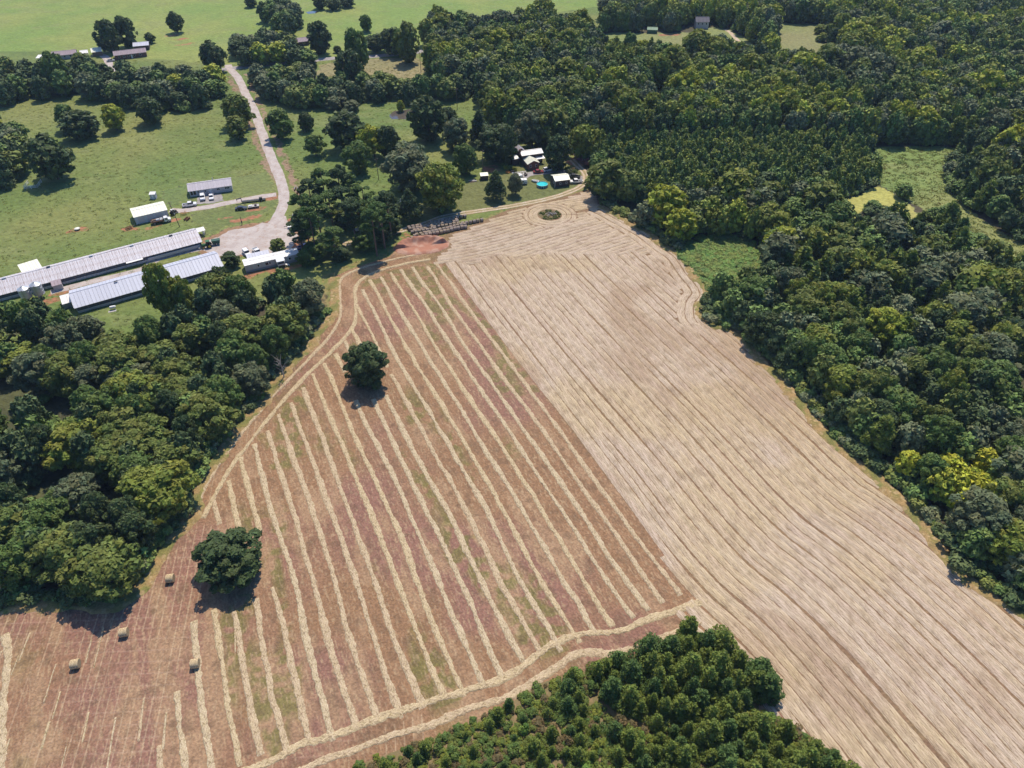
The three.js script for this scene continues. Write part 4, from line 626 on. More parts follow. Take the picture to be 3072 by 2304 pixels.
  SH.shrub.forEach(([geo], k) => {
    const mine = ug.filter((_, i) => i % SH.shrub.length === k).filter(([x, z]) => !clear.some((c) => inside(c, x, z)) && !(inside(L.field, x, z)));
    const im = new THREE.InstancedMesh(geo, white, mine.length); im.name = 'foliage'; im.userData.kind = 'stuff';
    mine.forEach(([x, z, s, tone], i) => { q4.setFromAxisAngle(up, i * 1.7); im.setMatrixAt(i, m4.compose(new THREE.Vector3(x, -0.1, z), q4, new THREE.Vector3(s * 1.25, s, s * 1.25))); im.setColorAt(i, TONES[tone][0].color); });
    ugGroup.add(im);
  });
  // vines lying over the clearing
  const kz = []; for (let i = 0; i < 1500; i++) { const x = 48 + r() * 50, z = -225 + r() * 45; if (inside(L.kudzu, x, z)) kz.push([x, z, 0.55 + 0.6 * r()]); }
  for (const [geo] of SH.shrub.slice(0, 1)) { const im = new THREE.InstancedMesh(geo, white, kz.length); im.name = 'vine_ground_cover'; kz.forEach(([x, z, s], i) => { q4.setFromAxisAngle(up, i * 2.3); im.setMatrixAt(i, m4.compose(new THREE.Vector3(x, -0.15, z), q4, new THREE.Vector3(s * 1.6, s * 0.7, s * 1.6))); im.setColorAt(i, new THREE.Color().setRGB(0.125 + 0.02 * (i % 3), 0.195 + 0.012 * (i % 5), 0.045)); }); scene.add(im); tag(im, 'bright green vines blanketing the clearing at the bend of the hay field', 'vines', null, 'stuff'); }
  // rough grass tufts in the pastures and meadows
  const tuft = (() => { const rr = RNG(9), pos = []; for (let i = 0; i < 14; i++) { const a = rr() * 6.28, q = 0.45 * Math.sqrt(rr()), x = Math.cos(a) * q, z = Math.sin(a) * q, h = 0.22 + 0.3 * rr(), b = rr() * 6.28, w = 0.09; pos.push(x - Math.cos(b) * w, 0, z - Math.sin(b) * w, x + Math.cos(b) * w, 0, z + Math.sin(b) * w, x + (rr() - 0.5) * 0.35, h, z + (rr() - 0.5) * 0.35); } const g = new THREE.BufferGeometry(); g.setAttribute('position', new THREE.Float32BufferAttribute(pos, 3)); return g; })();
  const tufts = [], noTuft = ['field', 'yard', 'yardclay', 'lawn1', 'lawn1b', 'lawn2', 'pond', 'lawnR', 'kudzu', 'woodL', 'pad'].map((k) => L[k]);
  for (let i = 0; i < 26000; i++) {
    const z = -160 - 260 * r(), x = -0.9 * (120 - z * 0.65) + r() * (0.9 * (120 - z * 0.65) + 40); if (!inView(x, z) || (x > -10 && z > -330) || noTuft.some((c) => inside(c, x, z)) || r() < 0.5 || distLine(L.lane, x, z) < 4 || distLine(L.drive, x, z) < 2.6) continue; tufts.push([x, z]);
  }
  for (let i = 0; i < 9000; i++) { const x = 100 + 130 * r(), z = -330 + 160 * r(); if (inside(L.meadowR, x, z)) tufts.push([x, z]); }
  const gm = leafMat(1, 1, 1); gm.vertexColors = false;
  const im = new THREE.InstancedMesh(tuft, gm, tufts.length); im.name = 'grass'; tufts.forEach(([x, z], i) => { const s = x > 90 ? 0.8 + 1.0 * r() : 0.5 + 0.7 * r(); q4.setFromAxisAngle(up, i); im.setMatrixAt(i, m4.compose(new THREE.Vector3(x, 0, z), q4, new THREE.Vector3(s * 1.5, s * 0.45, s * 1.5))); const c = new THREE.Color().setRGB(0.2 + 0.12 * r(), 0.24 + 0.08 * r(), 0.08); im.setColorAt(i, c); });
  scene.add(im); tag(im, 'tussocky rough grass in the pastures', 'grass', null, 'stuff');
  console.log('undergrowth', ug.length, 'tufts', tufts.length);
}
// the thicket of young pines cut into the field
{
  const r = RNG(51), list = [], th = L.thicket, bushes = [];
  for (let i = 0; i < 4000; i++) {
    const x = -30 + r() * 95, z = -75 + r() * 45, q = r();
    if (!inside(th, x, z) || z > -34 || Math.abs(x) > 0.8 * (82 - z * 0.755)) continue;
    const dense = sstep(-2, 30, x - (z + 60) * 0.4), big = sstep(8, 30, x) * sstep(-50, -62, z);
    const d = 2.0 + 0.9 * big, k = list.find((p) => Math.hypot(p[0] - x, p[1] - z) < d * (0.8 + 0.5 * q));
    if (k) continue;
    const isPine = q < 0.45 + 0.35 * dense;
    list.push([x, z, isPine ? mix(2.8, 5.4, (q * 7.3) % 1) * (0.75 + 0.5 * dense) + big * 2.0 : 0, q]);
  }
  for (const [x, z] of [[44.5, -62.5], [43.2, -60.2], [45.2, -59.5]]) list.push([x, z, 6.8, 0.3]);
  let np = 0, ns = 0;
  for (const [x, z, h, q] of list) {
    if (h > 0) { np++; const tn = ['pine', 'piney', 'piney', 'piney'][Math.floor(r() * 4)]; plantTree('young_pine', SH.youngPine[Math.floor(r() * 5)], tn, x, z, h, (h / 10) * (0.95 + 0.35 * r()), r() * 6, `${h > 4.6 ? 'larger bushy' : h > 2.6 ? 'middling' : 'small'} ${TONES[tn][1]} young pine in the thicket cut into the hay field`, 'young pine', 'young pines of the thicket', barkPine); }
    else { ns++; const tn = ['olive', 'yolive', 'mid', 'brown', 'mid', 'vine'][Math.floor(r() * 6)]; plantTree('shrub', SH.shrub[Math.floor(r() * 4)], tn, x, z, 6 + 7 * r(), 0.75 + 0.5 * r(), r() * 6, `${TONES[tn][1]} scrub bush in the young pine thicket`, 'shrub', 'scrub bushes of the thicket'); }
  }
  console.log('thicket', np, ns);
  const q4 = new THREE.Quaternion(), m4 = new THREE.Matrix4(), up = new THREE.Vector3(0, 1, 0), pts = [];
  for (let i = 0; i < 5200; i++) { const x = -32 + r() * 100, z = -76 + r() * 44; if (inside(th, x, z) && z < -34) pts.push([x, z]); }
  const white = leafMat(1, 1, 1), im = new THREE.InstancedMesh(SH.shrub[1][0], white, pts.length); im.name = 'weeds';
  pts.forEach(([x, z], i) => { const s = 0.25 + 0.45 * r(); q4.setFromAxisAngle(up, i); im.setMatrixAt(i, m4.compose(new THREE.Vector3(x, -0.1, z), q4, new THREE.Vector3(s * 1.3, s, s * 1.3))); im.setColorAt(i, TONES[['olive', 'yolive', 'brown', 'mid', 'olive'][Math.floor(r() * 5)]][0].color); });
  scene.add(im); tag(im, 'tall weeds and dry grass between the young pines', 'weeds', null, 'stuff');
  const g = polyGeo(th); structure('thicket_ground', metreUV(g), new THREE.MeshStandardMaterial({ map: tiled(gravelTex(51, [0.17, 0.14, 0.06], [0.2, 0.15, 0.07], [0.3, 0.19, 0.11]), 1 / 11), roughness: 1 }), 'weedy brown ground of the young pine thicket', 0.03);
}
// ---------------------------------------------------------------- buildings
const deg = THREE.MathUtils.degToRad;
const PAINT = { white: std(0.72, 0.72, 0.70, 0.6), cream: std(0.78, 0.77, 0.66, 0.55), grey: std(0.36, 0.35, 0.37, 0.75), siding: std(0.50, 0.48, 0.49, 0.75), brown: std(0.075, 0.055, 0.05, 0.8), brick: std(0.17, 0.085, 0.065, 0.9), wood: std(0.22, 0.15, 0.1, 0.9), dark: std(0.035, 0.035, 0.04, 0.7), trim: std(0.75, 0.75, 0.74, 0.6), glass: std(0.02, 0.025, 0.035, 0.08), concrete: std(0.42, 0.4, 0.38, 0.9), curtain: std(0.06, 0.07, 0.10, 0.7), black: std(0.02, 0.02, 0.022, 0.6), rubber: std(0.025, 0.025, 0.025, 0.9), steel: std(0.42, 0.43, 0.45, 0.45, 0.5), galv: std(0.5, 0.53, 0.57, 0.42, 0.45), rust: std(0.24, 0.11, 0.06, 0.9), green: std(0.025, 0.12, 0.035, 0.5), yellow: std(0.6, 0.42, 0.02, 0.5), orange: std(0.5, 0.17, 0.03, 0.6), red: std(0.30, 0.02, 0.025, 0.35), blue: std(0.03, 0.06, 0.25, 0.4), mobile: std(0.50, 0.53, 0.55, 0.7), skirt: std(0.30, 0.31, 0.33, 0.8), greenwall: std(0.05, 0.13, 0.075, 0.7) };
// sheet-metal roofs: faint streaks of weather on each sheet
const sheetTex = (seed, base, streak, amount) => dataTex(128, 256, (x, y) => { const s = sstep(0.55, 0.8, vn(x * 0.18 + seed, y * 0.02)) * amount, k = 0.93 + 0.14 * vn(x * 0.3, y * 0.3 + seed); const c = mix3(base, streak, s); return [c[0] * k, c[1] * k, c[2] * k]; });
const sheetMats = (seed, base, streak, amount, rough, metal) => [0, 1, 2].map((i) => new THREE.MeshStandardMaterial({ map: sheetTex(seed + i * 7, base.map((v) => v * (1 - 0.035 * i)), streak, amount), roughness: rough, metalness: metal }));
const ROOF = { old: sheetMats(3, [0.60, 0.585, 0.62], [0.34, 0.25, 0.23], 0.9, 0.6, 0.05), blue: sheetMats(23, [0.50, 0.52, 0.60], [0.45, 0.47, 0.55], 0.5, 0.55, 0.05), cream: sheetMats(43, [0.80, 0.80, 0.66], [0.74, 0.74, 0.62], 0.6, 0.55, 0.05), lilac: sheetMats(63, [0.46, 0.43, 0.47], [0.40, 0.37, 0.40], 0.6, 0.7, 0.05), white: sheetMats(83, [0.76, 0.76, 0.74], [0.55, 0.52, 0.5], 0.6, 0.6, 0.1), mauve: sheetMats(103, [0.36, 0.29, 0.31], [0.3, 0.25, 0.26], 0.6, 0.9, 0), green: sheetMats(123, [0.07, 0.17, 0.1], [0.1, 0.2, 0.13], 0.5, 0.6, 0.1), slate: sheetMats(143, [0.17, 0.16, 0.18], [0.13, 0.12, 0.14], 0.6, 0.9, 0) };
const panelCache = new Map();
function panelGeo(w, l) { // one roof sheet with its two raised seams
  const k = w.toFixed(2) + '_' + l.toFixed(2);
  if (!panelCache.has(k)) { const a = new THREE.BoxGeometry(w - 0.025, 0.05, l), b = new THREE.BoxGeometry(0.06, 0.05, l), c = b.clone(); b.translate(-w / 2 + 0.06, 0.045, 0); c.translate(w / 2 - 0.06, 0.045, 0); panelCache.set(k, mergeGeometries([a, b, c])); }
  return panelCache.get(k);
}
const triCache = new Map();
function gableGeo(w, h, t) { const k = [w, h, t].join(); if (!triCache.has(k)) { const s = new THREE.Shape([new THREE.Vector2(-w / 2, 0), new THREE.Vector2(w / 2, 0), new THREE.Vector2(0, h)]); const g = new THREE.ExtrudeGeometry(s, { depth: t, bevelEnabled: false }); g.translate(0, 0, -t / 2); g.rotateY(Math.PI / 2); triCache.set(k, g); } return triCache.get(k); }
// x runs along the ridge, +z is the front; a is the front base corner at -x
function building(name, label, { a, turn, len, wid, eave, rise, over = 0.35, wall, roof, panel = 0.95, mono = false, open = false, group, cat = 'building', noSides = false }) {
  const th = deg(turn), ex = [Math.cos(th), -Math.sin(th)], ez = [Math.sin(th), Math.cos(th)];
  const o = thing(name, label, cat, [a[0] + ex[0] * len / 2 - ez[0] * wid / 2, 0, a[1] + ex[1] * len / 2 - ez[1] * wid / 2], th, group);
  o.userData.size = undefined;
  if (!open) {
    B('wall', o, wall, len, eave, 0.14, 0, eave / 2, wid / 2 - 0.07); B('wall', o, wall, len, mono ? eave + rise : eave, 0.14, 0, (mono ? eave + rise : eave) / 2, -wid / 2 + 0.07);
    for (const s of [-1, 1]) {
      B('wall', o, wall, 0.14, eave, wid - 0.29, s * (len / 2 - 0.07), eave / 2, 0);
      if (!mono && rise > 0.3) { const g = M('gable', gableGeo(wid - 0.3, rise * (wid - 0.3) / wid, 0.13), wall, o); g.position.set(s * (len / 2 - 0.08), eave, 0); }
      if (mono && rise > 0.3) { const sh = new THREE.Shape([new THREE.Vector2(-wid / 2 + 0.15, 0), new THREE.Vector2(wid / 2 - 0.15, 0), new THREE.Vector2(wid / 2 - 0.15, rise * 0.97)]), g = new THREE.ExtrudeGeometry(sh, { depth: 0.13, bevelEnabled: false }); g.rotateY(Math.PI / 2); const m = M('gable', g, wall, o); m.position.set(s * (len / 2 - 0.08) - 0.065, eave, 0); }
    }
  } else for (const sx of [-1, 1]) for (const sz of [-1, 1]) B('post', o, wall, 0.14, sz < 0 && mono ? eave + rise : eave, 0.14, sx * (len / 2 - 0.15), (sz < 0 && mono ? eave + rise : eave) / 2, sz * (wid / 2 - 0.15));
  const L2 = len + 2 * over, n = Math.max(2, Math.round(L2 / panel)), w = L2 / n;
  const slope = (run, lift, z0, dir) => { // from the eave up
    const r = run + over, up = lift * r / run, l = Math.hypot(r, up), g = panelGeo(w, l), ang = Math.atan2(up, r);
    for (let i = 0; i < n; i++) { const m = M('roof_panel', g, roof[(i * 7 + (i >> 2)) % 3], o); m.position.set(-L2 / 2 + w * (i + 0.5), eave + lift - up / 2 + 0.05 + (i % 2) * 0.006, z0 + dir * r / 2); m.rotation.x = dir * ang; }
  };
  if (mono) { const r = wid + 2 * over, up = rise * r / wid, l = Math.hypot(r, up), g = panelGeo(w, l); for (let i = 0; i < n; i++) { const m = M('roof_panel', g, roof[(i * 7 + (i >> 2)) % 3], o); m.position.set(-L2 / 2 + w * (i + 0.5), eave + rise / 2 + 0.06, 0); m.rotation.x = Math.atan2(up, r); } }
  else { slope(wid / 2, rise, 0, 1); slope(wid / 2, rise, 0, -1); B('ridge_cap', o, roof[1], L2, 0.07, 0.32, 0, eave + rise + 0.09, 0); }
  return o;
}
function windowOn(o, x, y, z, w, h, face = 1, side = false) { // face: +1 front, -1 back; side: on an end wall
  const f = side ? B('window', o, PAINT.trim, 0.06, h + 0.16, w + 0.16, x + face * 0.02, y, z) : B('window', o, PAINT.trim, w + 0.16, h + 0.16, 0.06, x, y, z + face * 0.02);
  const p = side ? B('pane', f, PAINT.glass, 0.03, h, w, face * 0.03, 0, 0) : B('pane', f, PAINT.glass, w, h, 0.03, 0, 0, face * 0.03);
  return p;
}
function doorOn(o, x, h, z, w, mat = PAINT.white, face = 1) { const d = B('door', o, mat, w, h, 0.07, x, h / 2, z + face * 0.025); B('handle', d, PAINT.steel, 0.06, 0.06, 0.05, w * 0.38, 0, face * 0.06); return d; }

{ // long low house with a grey metal roof
  const o = building('ranch_house', 'long low grey house with lilac metal roof beside the parking pad', { a: [-123.3, -253.1], turn: 19.5, len: 15.6, wid: 7.0, eave: 2.45, rise: 1.25, wall: PAINT.siding, roof: ROOF.lilac });
  for (const [x, w] of [[-7.0, 0.9], [-5.9, 0.9]]) windowOn(o, x, 1.35, 3.5, w, 1.5);
  for (const x of [-4.6, -2.0, 2.4, 3.0, 5.4, 6.0, 6.6]) windowOn(o, x, 1.6, 3.5, 0.5, 0.75);
  doorOn(o, -0.1, 2.0, 3.5, 0.95); doorOn(o, -5, 2.0, -3.5, 0.9, PAINT.white, -1); windowOn(o, 0, 1.6, -3.5, 1.2, 0.9, -1); windowOn(o, 7.8, 1.5, 0, 1, 0.9, 1, true);
  const st = B('porch', o, PAINT.trim, 1.5, 0.5, 1.2, -0.1, 0.25, 4.1); B('step', st, PAINT.concrete, 1.2, 0.25, 0.35, 0, -0.12, 0.79); for (const s of [-0.7, 0.7]) B('railing', st, PAINT.trim, 0.06, 0.8, 1.1, s, 0.65, 0);
  Cy('chimney_pipe', o, PAINT.steel, 0.14, 0.14, 1.1, 1.4, 4.1, -0.8, 10);
  const p = building('garden_shed', 'small box-shaped white shed behind the cream-roofed barn', { a: [-137.9, -251.2], turn: 6, len: 2.1, wid: 1.8, eave: 1.9, rise: 0.25, over: 0.1, wall: PAINT.siding, roof: ROOF.white, mono: true, panel: 0.75 });
  doorOn(p, 0, 1.7, 0.9, 0.8);
}
{
  const o = building('metal_barn', 'white metal barn with a bright cream roof beside a flatbed truck', { a: [-135.3, -231.3], turn: 31, len: 11.3, wid: 7.6, eave: 2.95, rise: 0.85, over: 0.2, wall: PAINT.siding, roof: ROOF.cream, panel: 1 });
  for (let i = 0; i < 11; i++) B('wall_sheet', o, i % 3 ? PAINT.siding : PAINT.mobile, 0.98, 2.8, 0.03, -5.1 + i * 1.02, 1.42, 3.82);
  B('door', o, PAINT.grey, 0.06, 2.5, 2.8, 5.68, 1.27, 0.4); B('gutter', o, PAINT.trim, 11.6, 0.12, 0.12, 0, 2.9, 4.02);
}
function poultryHouse(label, a, turn, len, wid, eave, rise, roof, end) {
  const o = building('poultry_house', label, { a, turn, len, wid, eave, rise, over: 0.45, wall: PAINT.skirt, roof, panel: 1.05, cat: 'poultry house' });
  const nb = Math.round(len / 3.05);
  for (let i = 0; i < nb; i++) { const x = -len / 2 + (i + 0.5) * (len / nb); B('curtain', o, PAINT.curtain, len / nb - 0.16, 0.95, 0.05, x, 1.35, wid / 2 + 0.03); B('stud', o, PAINT.wood, 0.1, eave - 0.1, 0.07, x + len / nb / 2, eave / 2, wid / 2 + 0.035); }
  B('sill_board', o, PAINT.trim, len, 0.12, 0.09, 0, 0.72, wid / 2 + 0.07); B('base_board', o, PAINT.siding, len, 0.55, 0.05, 0, 0.3, wid / 2 + 0.03);
  for (const s of [-1, 1]) { B('end_trim', o, PAINT.trim, 0.08, 0.16, Math.hypot(wid / 2 + 0.4, rise), s * (len / 2 + 0.5), eave + rise / 2 - 0.02, wid / 4 + 0.1, Math.atan2(rise, wid / 2)); B('end_door', o, PAINT.trim, 0.07, 2.3, 3.0, s * (len / 2 + 0.03), 1.15, 0); }
  return o;
}
{
  const th = deg(32.3), L1 = 76, fr = [-106.4, -215.4], a1 = [fr[0] - Math.cos(th) * L1, fr[1] + Math.sin(th) * L1];
  const o = poultryHouse('long poultry house with weathered streaky metal roof beside the feed bins', a1, 32.3, L1, 10.4, 2.3, 2.1, ROOF.old);
  B('awning', o, ROOF.white[0], 5.2, 0.06, 1.3, 38 - 21.5, 2.1, 5.75, 0.18);
  for (let k = 0; k < 6; k++) B('ridge_vent', o, k % 3 ? PAINT.galv : PAINT.dark, 1.1, 0.16, 0.5, 30 - k * 12.5, 4.62, 0.1);
  B('inlet_hood', o, PAINT.siding, 17, 0.9, 0.35, 38 - 9, 1.0, 5.5);
  const th2 = deg(32.4), L2 = 43.5, fr2 = [-94.2, -199.6], a2 = [fr2[0] - Math.cos(th2) * L2, fr2[1] + Math.sin(th2) * L2];
  const p = poultryHouse('poultry house with smooth pale blue metal roof behind the yellowish tall tree', a2, 32.4, L2, 10.6, 2.3, 2.0, ROOF.blue);
  B('ridge_vent', p, PAINT.dark, 1.0, 0.16, 0.4, -9, 4.55, 0.6); Cy('pipe', p, PAINT.steel, 0.07, 0.07, 14, 13, 0.5, 5.9, 8, 0, Math.PI / 2);
  building('control_room', 'little pinkish-roofed lean-to shed beside the feed bins', { a: [-143.9, -188.2], turn: 32, len: 2.6, wid: 2.4, eave: 1.9, rise: 0.45, over: 0.15, wall: PAINT.siding, roof: ROOF.mauve, mono: true, panel: 0.9 });
  building('end_annex', 'low annex with patchy white roof at the end of the blue poultry house', { a: [-136.2, -178.6], turn: 32.4, len: 3.2, wid: 4.5, eave: 1.7, rise: 0.4, over: 0.15, wall: PAINT.skirt, roof: ROOF.white, mono: true });
  const bin = (x, z, h, label) => {
    const g = thing('feed_bin', label, 'feed bin', [x, 0, z], 0.3, 'feed bins');
    const r = 1.55; M('body', new THREE.CylinderGeometry(r, r, h - 2.2, 28, 1), PAINT.galv, g).position.y = 1.7 + (h - 2.2) / 2 - 0.2;
    for (let k = 0; k < 4; k++) M('band', new THREE.TorusGeometry(r + 0.01, 0.05, 6, 28).rotateX(Math.PI / 2), PAINT.steel, g).position.y = 1.6 + k * (h - 2.4) / 3;
    M('hopper', new THREE.CylinderGeometry(r, 0.35, 1.0, 24), PAINT.galv, g).position.y = 1.0; M('top_cone', new THREE.CylinderGeometry(0.3, r + 0.06, 0.75, 28), PAINT.galv, g).position.y = h - 0.35; M('lid', new THREE.CylinderGeometry(0.34, 0.34, 0.14, 16), PAINT.steel, g).position.y = h + 0.08;
    for (let k = 0; k < 6; k++) { const a = k * 1.047; Cy('leg', g, PAINT.steel, 0.06, 0.06, 1.9, Math.cos(a) * (r - 0.04), 0.95, Math.sin(a) * (r - 0.04), 6); }
    B('ladder', g, PAINT.steel, 0.4, h - 1.4, 0.05, 0, h / 2 + 0.2, r + 0.08);
  };
  bin(-146.4, -184.8, 5.6, 'silver feed bin standing in front of its twin'); bin(-149.4, -183.0, 5.2, 'silver feed bin partly hidden behind its twin');
}
{
  const o = building('open_shed', 'open pole shed with a bright cream roof behind the long poultry house', { a: [-156.5, -195.0], turn: 40, len: 5.6, wid: 5.4, eave: 2.3, rise: 0.55, over: 0.15, wall: PAINT.wood, roof: ROOF.cream, mono: true, open: true });
  B('back_wall', o, PAINT.brown, 5.4, 2.3, 0.1, 0, 1.2, -2.55); B('manger', o, PAINT.wood, 3.5, 0.6, 0.8, 0.3, 0.3, -1.2);
}
{ // mobile home
  const o = building('mobile_home', 'long white mobile home with rust-stained white roof and small porch', { a: [-86.6, -199.0], turn: 26, len: 17.6, wid: 4.1, eave: 2.65, rise: 0.34, over: 0.12, wall: PAINT.mobile, roof: ROOF.white, panel: 1.1 });
  for (let i = 0; i < 22; i++) B('siding_panel', o, i % 2 ? PAINT.mobile : PAINT.siding, 0.76, 1.75, 0.03, -8.4 + i * 0.8, 1.68, 2.07);
  B('skirting', o, PAINT.skirt, 17.6, 0.7, 0.06, 0, 0.35, 2.08);
  windowOn(o, -4.6, 1.7, 2.09, 0.5, 0.75); windowOn(o, -1.9, 1.7, 2.09, 0.95, 0.95); windowOn(o, -0.9, 1.75, 2.09, 0.5, 0.7); windowOn(o, 5.6, 1.7, 2.09, 0.7, 0.8); doorOn(o, 2.4, 2.1, 2.09, 0.8);
  const pr = B('porch', o, PAINT.wood, 2.5, 0.12, 1.9, 2.4, 0.75, 3.05); B('porch_roof', pr, PAINT.galv, 2.7, 0.06, 2.2, 0, 1.9, 0, 0.1); for (const sx of [-1.15, 1.15]) for (const sz of [-0.85, 0.85]) B('post', pr, PAINT.trim, 0.1, 2.6, 0.1, sx, 0.6, sz); for (const s of [-1, 1]) B('railing', pr, PAINT.trim, 0.06, 0.7, 1.7, s * 1.15, 0.5, 0);
  B('railing', pr, PAINT.trim, 2.2, 0.5, 0.05, 0, 0.45, 0.9); for (let k = 0; k < 3; k++) B('step', pr, PAINT.white, 0.4, 0.12, 1.2, 1.5 + k * 0.42, -0.1 - k * 0.2, 0.3);
  building('lean_to', 'pale blue lean-to roof behind the white mobile home', { a: [-87.3, -204.4], turn: 26, len: 7.2, wid: 2.6, eave: 1.9, rise: 0.3, over: 0.1, wall: PAINT.wood, roof: ROOF.blue, mono: true, open: true });
  const c = building('pump_shelter', 'small silver-roofed open shelter at the end of the long poultry house', { a: [-109.9, -222.2], turn: 32, len: 2.7, wid: 2.4, eave: 1.95, rise: 0.2, over: 0.15, wall: PAINT.wood, roof: ROOF.white, mono: true, open: true });
  B('tank', c, PAINT.white, 0.7, 0.9, 0.7, 0.8, 0.45, 0); B('crate', c, PAINT.wood, 0.8, 0.6, 0.7, -0.5, 0.3, 0.2);
}
{ // farmhouse and outbuildings
  const m = building('farmhouse', 'dark two-storey farmhouse with pale streaked metal roof among shade trees', { a: [4.2, -282.2], turn: 19, len: 9.0, wid: 4.6, eave: 4.0, rise: 0.85, over: 0.3, wall: PAINT.brown, roof: ROOF.white });
  for (const x of [-3, -1, 1, 3]) windowOn(m, x, 3.1, 2.2, 0.6, 0.9);
  B('chimney', m, PAINT.brick, 0.7, 2.4, 0.6, -4.75, 4.7, 0.2);
  const wing = (x, z, w, d, eave, rise, roofM, wall, nm) => { // gable-fronted wing, ridge running front to back
    const g = new THREE.Group(); g.name = nm; m.add(g); g.position.set(x, 0, z);
    B('wall', g, wall, w, eave, d, 0, eave / 2, 0); const t = M('gable', gableGeo(w, rise, d), wall, g); t.rotation.y = Math.PI / 2; t.position.y = eave;
    const run = w / 2 + 0.3, l = Math.hypot(run, rise * run / (w / 2)), n = Math.round((d + 0.6) / 0.8), pw = (d + 0.6) / n, gg = panelGeo(pw, l);
    for (const s of [-1, 1]) for (let i = 0; i < n; i++) { const q = M('roof_panel', gg, roofM[i % 3], g); q.rotation.order = 'YXZ'; q.rotation.y = s * Math.PI / 2; q.rotation.x = Math.atan2(rise, w / 2); q.position.set(s * run / 2, eave + rise - rise * run / w + 0.06, -d / 2 - 0.3 + pw * (i + 0.5)); }
    return g;
  };
  const f = wing(-1.5, 5.0, 4.8, 5.4, 2.5, 1.1, ROOF.cream, PAINT.brick, 'front_wing'); windowOn(f, -1.2, 1.4, 2.7, 0.6, 1.0); windowOn(f, 1.2, 1.4, 2.7, 0.6, 1.0);
  wing(-3.6, -4.0, 3.6, 4.0, 4.0, 1.3, ROOF.lilac, PAINT.brown, 'rear_wing');
  const p = B('porch_roof', m, ROOF.white[0], 3.6, 0.07, 2.2, 3.1, 2.5, 3.2, 0.12); for (const s of [-1.6, 1.6]) B('post', p, PAINT.trim, 0.1, 2.5, 0.1, s, -1.28, 0.95);
  building('wash_house', 'little brown outbuilding with pinkish roof beside the farmhouse', { a: [0.4, -281.6], turn: 24, len: 2.7, wid: 2.6, eave: 2.6, rise: 0.4, over: 0.2, wall: PAINT.brown, roof: ROOF.white, mono: true });
  const g = building('garage', 'dark brown garage with bright cream metal roof beside the swimming pool', { a: [16.8, -261.2], turn: 15, len: 6.1, wid: 5.6, eave: 2.7, rise: 0.9, over: 0.15, wall: PAINT.brown, roof: ROOF.cream, panel: 0.9 });
  windowOn(g, -0.8, 1.4, 2.8, 0.5, 0.65); windowOn(g, 1.7, 1.5, 2.8, 0.5, 0.65); B('corner_trim', g, PAINT.trim, 0.1, 2.7, 0.1, -3.03, 1.35, 2.8); windowOn(g, -3.05, 1.4, 0.8, 0.6, 0.8, -1, true); B('gutter', g, PAINT.trim, 6.4, 0.1, 0.12, 0, 2.66, 2.98);
  building('tool_shed', 'cream-roofed little shed beside a lumber pile', { a: [-12.4, -267.6], turn: 10, len: 3.0, wid: 2.2, eave: 1.8, rise: 0.3, over: 0.15, wall: PAINT.brown, roof: ROOF.cream, mono: true });
  const pile = thing('lumber_pile', 'heap of pale boards beside the cream-roofed little shed', 'lumber pile', [-15.4, 0, -266.6], 0.2); const rr = RNG(3); for (let i = 0; i < 9; i++) B('board', pile, i % 3 ? PAINT.concrete : PAINT.wood, 1.8 + rr(), 0.12, 0.3, (rr() - 0.5) * 1.2, 0.07 + 0.13 * (i % 3), (rr() - 0.5) * 1.4, 0, (rr() - 0.5) * 0.7);
  // swimming pool
  const o = thing('swimming_pool', 'round above-ground swimming pool with turquoise water beside the brown garage', 'swimming pool', [11.9, 0, -262.4]);
  M('wall', new THREE.CylinderGeometry(2.15, 2.15, 1.0, 40, 1, true), std(0.05, 0.16, 0.17, 0.5, 0, { side: THREE.DoubleSide }), o).position.y = 0.5; M('rim', new THREE.TorusGeometry(2.15, 0.09, 8, 40).rotateX(Math.PI / 2), std(0.25, 0.55, 0.55, 0.5), o).position.y = 1.02;
  M('water', new THREE.CircleGeometry(2.1, 40).rotateX(-Math.PI / 2), std(0.04, 0.55, 0.56, 0.08), o).position.y = 0.86; for (let k = 0; k < 14; k++) { const a = k * 0.4488; B('upright', o, PAINT.trim, 0.1, 1.0, 0.1, Math.cos(a) * 2.2, 0.5, Math.sin(a) * 2.2, 0, -a); }
}
